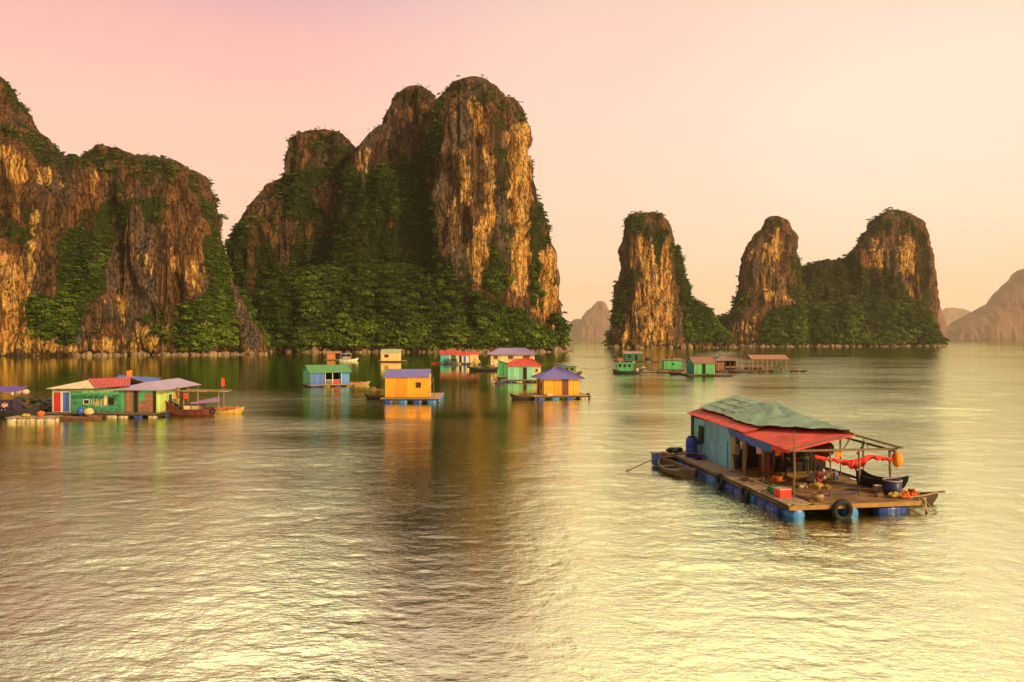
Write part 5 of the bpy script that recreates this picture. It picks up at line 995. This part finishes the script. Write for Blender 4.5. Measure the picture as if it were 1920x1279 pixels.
# pens: a floating grid of planks
fp = thing('fish_pen', 'brown floating plank grid of net pens between the green boat and green hut', 'fish pen', place(1196, 699), 0)
m = MB()
for i in range(4): m.box(i * 2.3, i * 2.3 + .35, 0, 9.6, .12, .2)
for j in range(4): m.box(-.2, 7.4, j * 3.1, j * 3.1 + .35, .202, .27)
m.build('walkway', PLANK, fp)
for i in range(3):
    for j in range(3): MB().sheet((i * 2.3 + .36, j * 3.1 + .36, .1), (i * 2.3 + 2.29, j * 3.1 + .36, .1), (i * 2.3 + 2.29, j * 3.1 + 3.09, .1), (i * 2.3 + .36, j * 3.1 + 3.09, .1), nu=6, nv=6, wob=.04, sag=.02).build('net', NETB, fp)
t = thing('floating_hut', 'small bright green hut with rusty flat roof on the fish farm', 'hut', place(1245, 692.5, .45), 0)
raft(t, -.6, 5.0, -.8, 3.4, .45, [BLKP], 1.6, sides='fl', floatr=.25, deckm=WOOD); boxwall(t, 0, 4.2, 0, 3, .46, 2.6, P_('bright_green_paint', (0.08, 0.46, 0.13), rough=.6, var=.4, dirt=.4, boards=.4)); opening(t, 'window', 'front', 1.9, .6, 1.4, 1.9, DGRN, DARK)
MB().sheet((-.3, -.4, 2.68), (4.5, -.4, 2.68), (4.5, 3.2, 3.1), (-.3, 3.2, 3.1), nv=2, corr=.03).build('roof', BROWN_TIN, t)
p = place(1252, 692.5, .45) + Vector((0, 1, 3.0)); m = MB(); m.blob((0, 0, .2), (.5, .3, .3), 3, .3, 1); m.blob((1.3, .2, .2), (.35, .3, .4), 4, .3, 1); m.tube([(0, 0, .2), (-.3, 0, 1.2)], .05, 6); solo(m, 'roof_bundle', DWOOD, 'dark bundles lying on the rusty roof of the small green hut', 'bundle', p)
t = thing('floating_house', 'bright green gabled house with brown roof in front of the right fish farm', 'house', place(1302, 702, .35), 6)
raft(t, -1.6, 8.0, -.8, 5.6, .35, [BLKP], 1.6, sides='f', floatr=.22, deckm=WOOD); w = boxwall(t, 0, 4.3, 0, 4.8, .36, 2.75, P_('bright_green_paint', (0.08, 0.52, 0.14))); boxwall(t, -.06, -.002, 0, 4.8, .36, 2.75, P_('blue_green_paint', (0.02, 0.26, 0.22), var=.3, dirt=.3), 'side_wall', 'blue green left wall')
opening(t, 'door', 'front', 1.65, .75, .37, 2.5, DWOOD, DARK); opening(t, 'window', 'left', 2, .7, 1.4, 2.2, DWOOD, DARK); battens(t, w, 4.3, .36, 2.75, WHITE, (.03, 4.27)); gable_roof(t, 4.3, 4.8, 2.75, 1.15, BROWN_TIN, .3, gable_m=TEAL)
sp = thing('sampan', 'long low dark sampan lying in front of the green gabled house', 'sampan', place(1373, 706), 178); hull(sp, 5.2, 1.0, .5, DWOOD, .3, .1)
sp = thing('sampan', 'dark sampan with junk between the small green hut and the gabled house', 'sampan', place(1294, 703), 176); hull(sp, 4.6, 1.0, .55, BLKP, .3, .1)
t = thing('gazebo', 'brown open timber hut with dusky hip roof right of the green gabled house', 'gazebo', place(1343, 694, .4), 0)
raft(t, -.5, 9.6, -1, 4.6, .4, [BLKP, P_('slate_plastic', (0.1, 0.12, 0.2))], 1.6, sides='fr', floatr=.26, deckm=WOOD); boxwall(t, 0, 1.9, .1, 3.8, .41, 2.7, BRICK); boxwall(t, 1.902, 5.4, 2.6, 3.8, .41, 2.7, DARK, 'back_wall')  # back wall black, shade under the roof put into its colour
for x in (2.1, 3.2, 4.3, 5.5): MB().box(x, x + .12, 0, .12, .41, 2.7).build('post', WOOD, t)
MB().box(2.3, 5.4, .02, .08, .9, 1.3).build('railing', BRICK, t); hip_roof(t, 5.6, 4, 2.7, 1.1, P_('dusky_roof', (0.26, 0.17, 0.16), var=.3), .6, .3)
t = thing('pavilion', 'open post pavilion with pinkish brown roof at the right end of the fish farm', 'pavilion', place(1411, 694, .4), 3)
raft(t, -5.5, 12.6, -1.1, 5, .4, [P_('slate_plastic', (0.1, 0.12, 0.2)), BLKP], 1.25, sides='fr', floatr=.3, deckm=WOOD)
for x in (0, 1.15, 2.3, 3.45, 4.6, 5.75, 6.9, 8.0):
    MB().box(x, x + .13, 0, .13, .41, 3.1).build('post', BAMBOO, t)
    if x in (0, 2.3, 4.6, 8.0): MB().box(x, x + .13, 3.9, 4.03, .41, 3.1).build('post', BAMBOO, t)
MB().box(.14, 7.9, .03, .10, .95, 1.05).box(.14, 7.9, .03, .10, 1.35, 1.42).build('railing', BRICK, t); MB().box(.1, 2.3, .3, .9, .42, 1.0).build('bench', DWOOD, t)
gable_roof(t, 8.2, 4, 3.1, .8, P_('pinkish_brown_roof', (0.42, 0.20, 0.13), var=.3, dirt=.2), .4); MB().box(-.1, 8.3, .0, .12, 3.1, 3.2).box(-.1, 8.3, 3.9, 4.02, 3.1, 3.2).build('beam', BAMBOO, t)
rng = np.random.default_rng(2); T_ = leaf_clump(rng, 90, 1.6) * np.array([.8, .6, .9]) + np.array([0, 0, .9]); me = mesh_from_quads('foliage', T_ * 1.0, np.clip(rng.normal(.7, .15, 90), 0, 1), LEAF)
t = thing('potted_plant', 'bushy green potted plant on the pavilion raft', 'plant', place(1463, 694, .4) + Vector((0, -.6, .4)), 0); o = bpy.data.objects.new('foliage', me); C.objects.link(o); o.parent = t; MB().lathe([(.25, 0), (.35, .5), (.3, .5), (.28, .45)], (0, 0, 0), 'z', 12).build('pot', BRICK, t); MB().tube([(0, 0, .4), (.05, 0, 1.0)], .04, 6).build('stem', DWOOD, t)

for px, py, L_, rot, mt, lb in ((1232, 700, 6.0, 4, DWOOD, 'long dark sampan alongside the plank pens of the fish farm'), (1410, 699, 5.5, 182, BLKP, 'black sampan between the brown gazebo and the pavilion'), (1448, 697.5, 4.2, 2, DGRN, 'dark green sampan in front of the pavilion raft')):
    sp = thing('sampan', lb, 'sampan', place(px, py), rot); hull(sp, L_, 1.1, .6, mt, .35, .15)
for k, (px, py, s_, mt, lb) in enumerate(((1386, 691, .7, NETB, 'brown net heap right of the gazebo'), (1400, 692, .55, BLKP, 'black heap left of the pavilion posts'), (1488, 693, .6, NETB, 'brown heap on the right end of the pavilion raft'), (1500, 694, .4, STYRO, 'pale float at the far right tip of the pavilion raft'), (1206, 690, .5, WHITE, 'white sack on the plank pens near the green boat'))):
    p = place(px, py, .4); p.z = .42; q_ = pile(s_, k + 60); solo(q_, 'heap', mt, lb, 'heap', p, 0, 'heaps on the fish farm rafts')
t = thing('plank_raft', 'wide brown plank raft with shed frame between the small green hut and the pens', 'raft', place(1222, 695, .35), 0)
raft(t, 0, 4.0, 0, 4, .4, [BLKP], 1.3, sides='f', floatr=.22, deckm=WOOD)
for x in (.2, 3.6): MB().tube([(x, .4, .4), (x, .4, 2.0)], .06, 6).build('post', WOOD, t)
MB().beam((.1, .4, 2.0), (3.8, .4, 2.05), .08).build('crossbar', WOOD, t)

# ================================================================== group on the left
D1 = place(96, 773, .5)
t = thing('houseboat', 'green houseboat with white lettering bands, red door and red and cream roof', 'houseboat', D1, 0)
raft(t, -.3, 7.0, -.7, 4.6, .5, [STYRO, BLUE_DRUM, STYRO], 1.5, sides='f', floatr=.25, deckm=WOOD)
GW = P_('mottled_green_paint', (0.05, 0.30, 0.14), rough=.65, var=.75, scale=3.2, dirt=.5)
w = boxwall(t, 1.85, 6.7, 0, 4.2, .51, 2.85, GW); boxwall(t, 0, 1.848, .05, 4.2, .51, 2.85, DGRN, 'wall', 'dark green left end wall')
b = MB().box(.02, 2.9, -.045, -.003, 2.55, 2.82).build('sign_band', P_('grey_white_band', (0.50, 0.47, 0.40), var=.5, scale=9), t)
b2 = MB().box(2.92, 6.6, -.03, -.003, 2.30, 2.80).build('sign_band', P_('green_band', (0.10, 0.40, 0.20), var=.5, scale=7), t, label='green band with pale streaky strokes')
def strokes(parent, x0, x1, z0, z1, n, mt, seed):
    q = random.Random(seed); m = MB()
    for i in range(n):
        x = x0 + (x1 - x0) * (i + q.uniform(.1, .9)) / n; h = q.uniform(.5, 1) * (z1 - z0); zc = z0 + q.uniform(0, (z1 - z0) - h); m.beam((x, -.055, zc), (x + q.uniform(-.09, .09), -.055, zc + h), .035, .03)
        if q.random() < .6: m.beam((x - .06, -.058, zc + h * q.uniform(.2, .8)), (x + .10, -.058, zc + h * q.uniform(.2, .8)), .03, .03)
    m.beam((x0, -.052, (z0 + z1) / 2), (x1, -.052, (z0 + z1) / 2 + .03), .02, .02); m.build('lettering', mt, parent)
strokes(b, .15, 2.8, 2.59, 2.78, 15, DGRN, 1); strokes(b2, 3.0, 6.5, 2.36, 2.76, 16, CREAM, 2); strokes(w, 2.0, 6.6, .6, 1.2, 30, TEAL, 3); strokes(w, 2.0, 6.5, 1.75, 2.2, 26, DGRN, 4); strokes(w, 3.8, 5.0, 1.0, 1.8, 12, CREAM, 5)
MB().box(1.9, 6.65, -.05, -.003, 2.22, 2.28).build('ledge', TEAL, w)
opening(t, 'door', 'front', .15, .85, .52, 2.5, WHITE, REDP); opening(t, 'door', 'front', 1.05, .8, .52, 2.5, WHITE, BLUEP); opening(t, 'window', 'front', 3.1, .6, 1.25, 1.75, WHITE, DARK); opening(t, 'window', 'front', 5.5, .6, 1.2, 2.0, DWOOD, DARK); MB().box(5.1, 5.42, -.06, -.02, 1.15, 2.1).build('shutter', CREAM, t)
MB().sheet((-.25, -.45, 2.80), (4.9, -.45, 2.86), (3.0, 2.0, 3.52), (2.4, 2.0, 3.5), nu=14, nv=5, corr=0, wob=.015).build('roof', P_('cream_tarp', (0.80, 0.64, 0.40), rough=.6, var=.2, scale=2, dirt=.2), t, label='cream tarpaulin front slope'); MB().sheet((-.25, 4.4, 2.8), (-.25, -.45, 2.8), (2.4, 2.0, 3.5), (2.4, 2.2, 3.5), nu=6, nv=3, corr=0).build('roof', P_('cream_tarp', (0.80, 0.64, 0.40)), t, label='cream left slope')
MB().sheet((4.6, -.65, 2.88), (7.7, -.2, 3.08), (6.4, 2.5, 3.75), (2.3, 2.2, 3.62), nv=3, corr=.03).build('roof', P_('faded_red_sheets', (0.62, 0.08, 0.06), rough=.6, var=.25, scale=1.5, dirt=.2), t, label='faded red sheet roof'); MB().sheet((7.7, 4.6, 2.9), (-.2, 4.6, 2.9), (2.3, 2.3, 3.6), (6.4, 2.6, 3.72), nv=2, corr=.03).build('roof', BROWN_TIN, t, label='rusty back slope')
p = D1 + Vector((5.6, 3.4, 3.3)); m = MB().tube([(0, 0, 0), (0, 0, 1.1)], .03, 6); m.sheet((0, 0, .5), (.5, .1, .45), (.45, .05, 1.15), (0, 0, 1.0), nu=6, nv=5, wob=.04); solo(m, 'flag', ORANGE, 'orange flag sticking up behind the faded red roof', 'flag', p)
t = thing('floating_hut', 'hut under a blue tarpaulin roof squeezed behind the red and lavender roofs', 'hut', place(205, 768, .4), 0)
raft(t, 0, 3.5, 0, 3, .4, [BLKP], 1.5, sides='f', floatr=.2); boxwall(t, .1, 3.4, .1, 2.9, .41, 3.0, BLUEP); MB().sheet((-.3, -.3, 3.05), (4.2, -.3, 2.85), (3.9, 3.2, 3.45), (-.6, 3.2, 3.75), nu=12, nv=6, wob=.03).build('roof', BLUE_TARP, t)
D2 = place(226, 774, .45)
t = thing('floating_house', 'lime green and brown house with long lavender roof', 'house', D2, 0)
raft(t, -.3, 4.0, -.6, 8.4, .45, [STYRO, BLUE_DRUM, STYRO], 1.35, sides='fr', floatr=.24, deckm=WOOD)
w = boxwall(t, 0, 3.45, 0, 5.0, .46, 2.70, GRN); boxwall(t, 3.452, 3.52, .0, 5.0, .46, 2.72, LIME, 'side_wall', 'lime green right wall')
m = MB(); m.box(.4, 1.15, -.04, -.003, .5, 2.6); m.box(1.8, 2.3, -.04, -.003, .5, 1.6); m.box(2.32, 3.12, -.05, -.003, .5, 2.35); m.build('board_panel', BRICK, w); MB().box(1.8, 3.1, -.05, -.003, 2.4, 2.64).build('lintel', TEAL, w)
opening(t, 'door', 'front', 1.2, .55, .47, 2.62, WOOD, DARK); opening(t, 'door', 'front', 3.14, .3, .47, 2.5, DWOOD, DARK); opening(t, 'window', 'right', 2.4, .9, 1.3, 2.1, WHITE, DGRN, 3.52, 5); MB().box(3.53, 3.56, 3.8, 4.5, 1.2, 2.0).build('notice_board', ORANGE, t)
mb = MB(); a, b_, c, d = (-.45, -.45, 2.68), (4.35, -.45, 2.66), (4.35, 8.5, 2.68), (-.45, 8.5, 2.68); e, f = (1.95, 1.0, 3.35), (1.95, 8.3, 3.38)
mb.sheet(a, b_, e, (e[0] - .01, e[1], e[2]), nu=10, nv=3); mb.sheet(b_, c, f, e, nv=3, corr=.02); mb.sheet(d, a, e, f, nv=3, corr=.02); mb.sheet(c, d, (f[0] - .01, f[1], f[2]), f, nu=6, nv=2); mb.build('roof', LAV_TIN, t)
for x, y in ((4.1, 5.6), (4.1, 8.1), (-.2, 8.1)): MB().box(x, x + .1, y, y + .1, .46, 2.66).build('post', WOOD, t)
p = place(222, 772, .5); p.z = .5; solo(MB().blob((0, -.2, .28), (.16, .14, .26), 1, .1, 2), 'jug', WHITE, 'white jug at the corner between the green houseboat and brown panels', 'jug', p, smooth=True)
# red fishing boat with cabin and awning
B1 = place(398, 779); sp = thing('fishing_boat', 'red and brown fishing boat with high bow and lilac awning, beside the lime wall', 'boat', B1, 178)
hull(sp, 5.2, 1.7, 1.05, P_('red_brown_hull', (0.17, 0.03, 0.02), rough=.55, var=.7, scale=2, dirt=.5), .75, .1, z0=-.2, fullness=2.0, inside=DWOOD)
cb = MB().box(1.0, 2.8, -.5, .5, .5, 1.05).build('cabin', BRICK, sp); MB().box(.95, 2.85, -.55, .55, 1.052, 1.1).build('cabin_roof', DWOOD, cb)
for k in range(2): MB().box(1.15 + k * .85, 1.85 + k * .85, .502, .53, .62, .98).build('cabin_window', CREAM, cb)
for x, y in ((-.9, .6), (1.2, .6), (2.6, .6), (-.9, -.6), (2.6, -.6)): MB().tube([(x, y, .4 if x > 0 else .3), (x, y, 2.35)], .04, 6).build('awning_pole', BAMBOO, sp)
MB().sheet((-1.5, -.8, 2.35), (2.9, -.8, 2.4), (2.9, .8, 2.45), (-1.5, .8, 2.4), nu=12, nv=5, wob=.03).build('awning', LAV_TIN, sp); MB().sheet((-1.0, .6, 1.9), (1.9, .6, 1.35), (1.9, .7, 1.15), (-1.0, .7, 1.4), nu=10, nv=3, wob=.03).build('side_sheet', P_('lilac_sheet', (0.28, 0.16, 0.34)), sp)
MB().tube([(-1.6, .9, 2.48), (3.0, .9, 2.52)], .05, 6).tube([(-1.6, -.9, 2.46), (3.0, -.9, 2.5)], .05, 6).build('awning_rail', BAMBOO, sp)
p = B1 + Vector((1.1, -.2, 2.4)); t = thing('flag', 'small red flag on a thin staff above the lilac awning', 'flag', p); MB().tube([(0, 0, 0), (0, 0, 1.35)], .022, 6).build('staff', BAMBOO, t); MB().sheet((-.16, 0, .55), (.2, .05, .5), (.18, .02, 1.3), (-.14, 0, 1.25), nu=6, nv=6, wob=.03, t=.01).build('cloth', REDF, t)
solo(MB().sheet((0, 0, -.25), (.42, .05, -.3), (.4, .02, .3), (0, 0, .33), nu=6, nv=6, wob=.03, t=.012).blob((.2, -.04, .0), (.01, .01, .01), 1, 0, 1), 'flag', REDF, 'larger red cloth flag hanging under the left end of the awning', 'flag', B1 + Vector((-2.55, -.75, 1.95)), smooth=True)
m = MB(); m.blob((0, 0, 0), (.22, .2, .55), 2, .2, 2); solo(m, 'hanging_net', NETB, 'dark brown net bundle hanging by the lime wall corner above the red bow', 'net', B1 + Vector((-3.2, -.5, 2.3)), smooth=True)
B2 = place(392, 775.5); sp = thing('sampan', 'yellow ochre sampan loaded with orange gear behind the red boat', 'sampan', B2, 2); hull(sp, 3.5, 1.1, .6, P_('ochre_hull', (0.55, 0.32, 0.06), rough=.7, var=.4, dirt=.3), .3, .1, inside=PLANK)
m = MB()
for i in range(30): m.blob((r.uniform(.2, 2.9), r.uniform(-.35, .35), .42 + r.uniform(0, .3) * (1 - i / 60)), (r.uniform(.07, .2), .12, .1), i, .3, 1)
solo(m, 'gear_heap', NETO, 'orange gear heaped in the ochre sampan', 'heap', B2 + Vector((0, 0, 0)), 2)
solo(MB().torus((0, 0, .0), .22, .09, 'y', 18, 8), 'tyre', RUBBER, 'black tyre at the stern of the red and brown fishing boat', 'tyre', B1 + Vector((.25, -.55, .45)), 5, smooth=True)
# front sampan, floats
SF = place(188, 787); sp = thing('sampan', 'brown rowing sampan low in the water in front of the green houseboat', 'sampan', SF, 181); hull(sp, 4.9, 1.1, .42, P_('brown_hull', (0.16, 0.07, 0.035), rough=.7, var=.5), .2, .15, inside=BRICK)
solo(MB().blob((0, 0, .3), (.32, .28, .38), 4, .12, 2), 'sack', BLUE_TARP, 'blue sack standing in the brown sampan', 'sack', SF + Vector((-2.0, .25, .45)), smooth=True); solo(MB().blob((0, 0, .3), (.48, .32, .34), 6, .12, 2), 'sack', P_('cream_sack', (0.75, 0.5, 0.22), rough=.8), 'cream yellow sack lying right of the blue sack in the brown sampan', 'sack', SF + Vector((-1.2, .25, .42)), smooth=True)
FR = place(10, 793); t = thing('float_raft', 'raft of big cream foam floats at the bottom left of the left group', 'raft', FR, 3)
m = MB()
for k in range(4): m.box(-.1, 4.1, .1 + k * .45, .45 + k * .45, .42, .47)
m.build('deck', PLANK, t)
for k in range(5): drum_mb((.45 + k * .82, .25 + .1 * (k % 2), .12), 'x', .72, .26).build('float', STYRO, t, True)
for k in range(3): drum_mb((.8 + k * 1.3, 1.6, .12), 'x', .8, .26).build('float', STYRO, t, True)
solo(MB().blob((0, 0, .25), (.32, .26, .3), 3, .2, 2), 'net_heap', NETO, 'orange net heap on the raft of cream floats', 'net', FR + Vector((2.6, 1.0, .47)), smooth=True); solo(MB().blob((0, 0, .12), (.4, .3, .16), 5, .25, 2), 'net_heap', NETY, 'tan net patch on the left of the cream float raft', 'net', FR + Vector((1.3, .9, .47)), smooth=True)
# dark boats at the far left
S1 = place(-20, 781); sp = thing('fishing_boat', 'black fishing boat with purple awning cut by the left edge of the photo', 'boat', S1, 2); hull(sp, 4.8, 1.5, .95, BLKP, .35, .2, inside=DWOOD)
MB().sheet((-.6, -1, 2.45), (3.3, -1, 2.5), (3.0, 1.2, 2.85), (-.6, 1.2, 2.85), nu=12, nv=6, wob=.04).build('awning', P_('violet_tarp', (0.15, 0.06, 0.40), rough=.6, var=.3), sp)
for x in (.3, 2.9): MB().tube([(x, -.8, .6), (x, -.8, 2.45)], .04, 6).build('awning_pole', DWOOD, sp)
MB().box(.2, 2.6, .0, .9, .5, 1.6).build('cabin', P_('dark_purple_paint', (0.05, 0.03, 0.09)), sp)
person('person', 'person in pale pink shirt sitting in the black boat under the purple awning', 'person', S1 + Vector((1.75, -.35, .62)), 20, dict(SIT), (PINKF, NAVY))
S2 = place(95, 776.5); sp = thing('sampan', 'dark sampan with upturned bow left of the red door', 'sampan', S2, 180); hull(sp, 2.9, 1.1, .8, DWOOD, .5, .15)
S3 = place(18, 769); sp = thing('fishing_boat', 'black net boat with thin mast behind the other dark boats', 'boat', S3, 0); hull(sp, 5.2, 1.6, .95, BLKP, .35, .2)
m = MB()
for i in range(34): m.blob((r.uniform(.3, 4.6), r.uniform(-.6, .6), .8 + r.uniform(0, .55)), (r.uniform(.15, .4), .3, .2), i, .35, 1)
m.build('net_pile', P_('dark_net', (0.05, 0.045, 0.035), var=.6, scale=6), sp); MB().tube([(2.6, 0, .5), (2.62, 0, 3.6)], .045, 6).tube([(4.0, 0, .5), (4.0, 0, 2.9)], .035, 6).tube([(2.6, 0, 1.4), (4.3, 0, 2.1)], .035, 6).build('mast', DWOOD, sp)
for k, (x, z, s_, mt, lb) in enumerate(((.6, 1.75, .28, CREAM, 'cream float on top of the dark net pile, leftmost'), (1.1, 1.9, .34, PLANK, 'tan sack on top of the dark net pile'), (1.9, 1.95, .3, PINKF, 'pinkish bundle near the thin mast'))):
    solo(MB().blob((0, 0, 0), (s_ * 1.2, s_, s_), k + 2, .12, 2), 'bundle', mt, lb, 'bundle', S3 + Vector((x, -.3, z)), smooth=True)

# ---- a lone tree on the skyline of the headland
def lone_tree(name, label, p, h, cr, seed, lean=(0, 0)):
    t = thing(name, label, 'tree', p); rng = np.random.default_rng(seed); m = MB(); top = Vector((lean[0], lean[1], h * .75)); m.tube([(0, 0, -1.5), top * .5 + Vector((.3, 0, 0)), top], [.5, .38, .24], 8); Q = []; T = []
    for i in range(9):
        a = rng.uniform(0, 6.28); e = top + Vector((math.cos(a) * cr * rng.uniform(.4, 1.1), math.sin(a) * cr * .7, h * rng.uniform(-.05, .35))); m.tube([top * rng.uniform(.55, .95), (top + e) / 2 + Vector((0, 0, .4)), e], [.18, .12, .05], 6)
        k = leaf_clump(rng, 46, .7) * cr * rng.uniform(.32, .5) + np.array(e); Q.append(k); T.append(np.clip(rng.normal(.25, .12, 46), 0, 1))
    m.build('trunk', DWOOD, t); o = bpy.data.objects.new('crown', mesh_from_quads('crown', np.concatenate(Q), np.concatenate(T), LEAF)); C.objects.link(o); o.parent = t
def onrock(isl, px, dmin=0, py=None):
    ob, co, nr, s = isl; X = 960 + co[:, 0] * F / np.maximum(co[:, 1], 1); Y = HY - (co[:, 2] - HC) * F / np.maximum(co[:, 1], 1)
    k = np.where((np.abs(X - px) < 4) & (nr[:, 2] > -.2))[0]
    if py is None: i = k[np.argmin(Y[k])]
    else: i = k[np.argmin(np.abs(Y[k] - py) + (nr[k, 1] > 0) * 50)]
    return Vector(co[i])
p = onrock(isA, 403, py=428); lone_tree('tree', 'dark lone tree leaning out over the gap right of the left headland', p, 6.5, 4.2, 3, (2.6, -1))
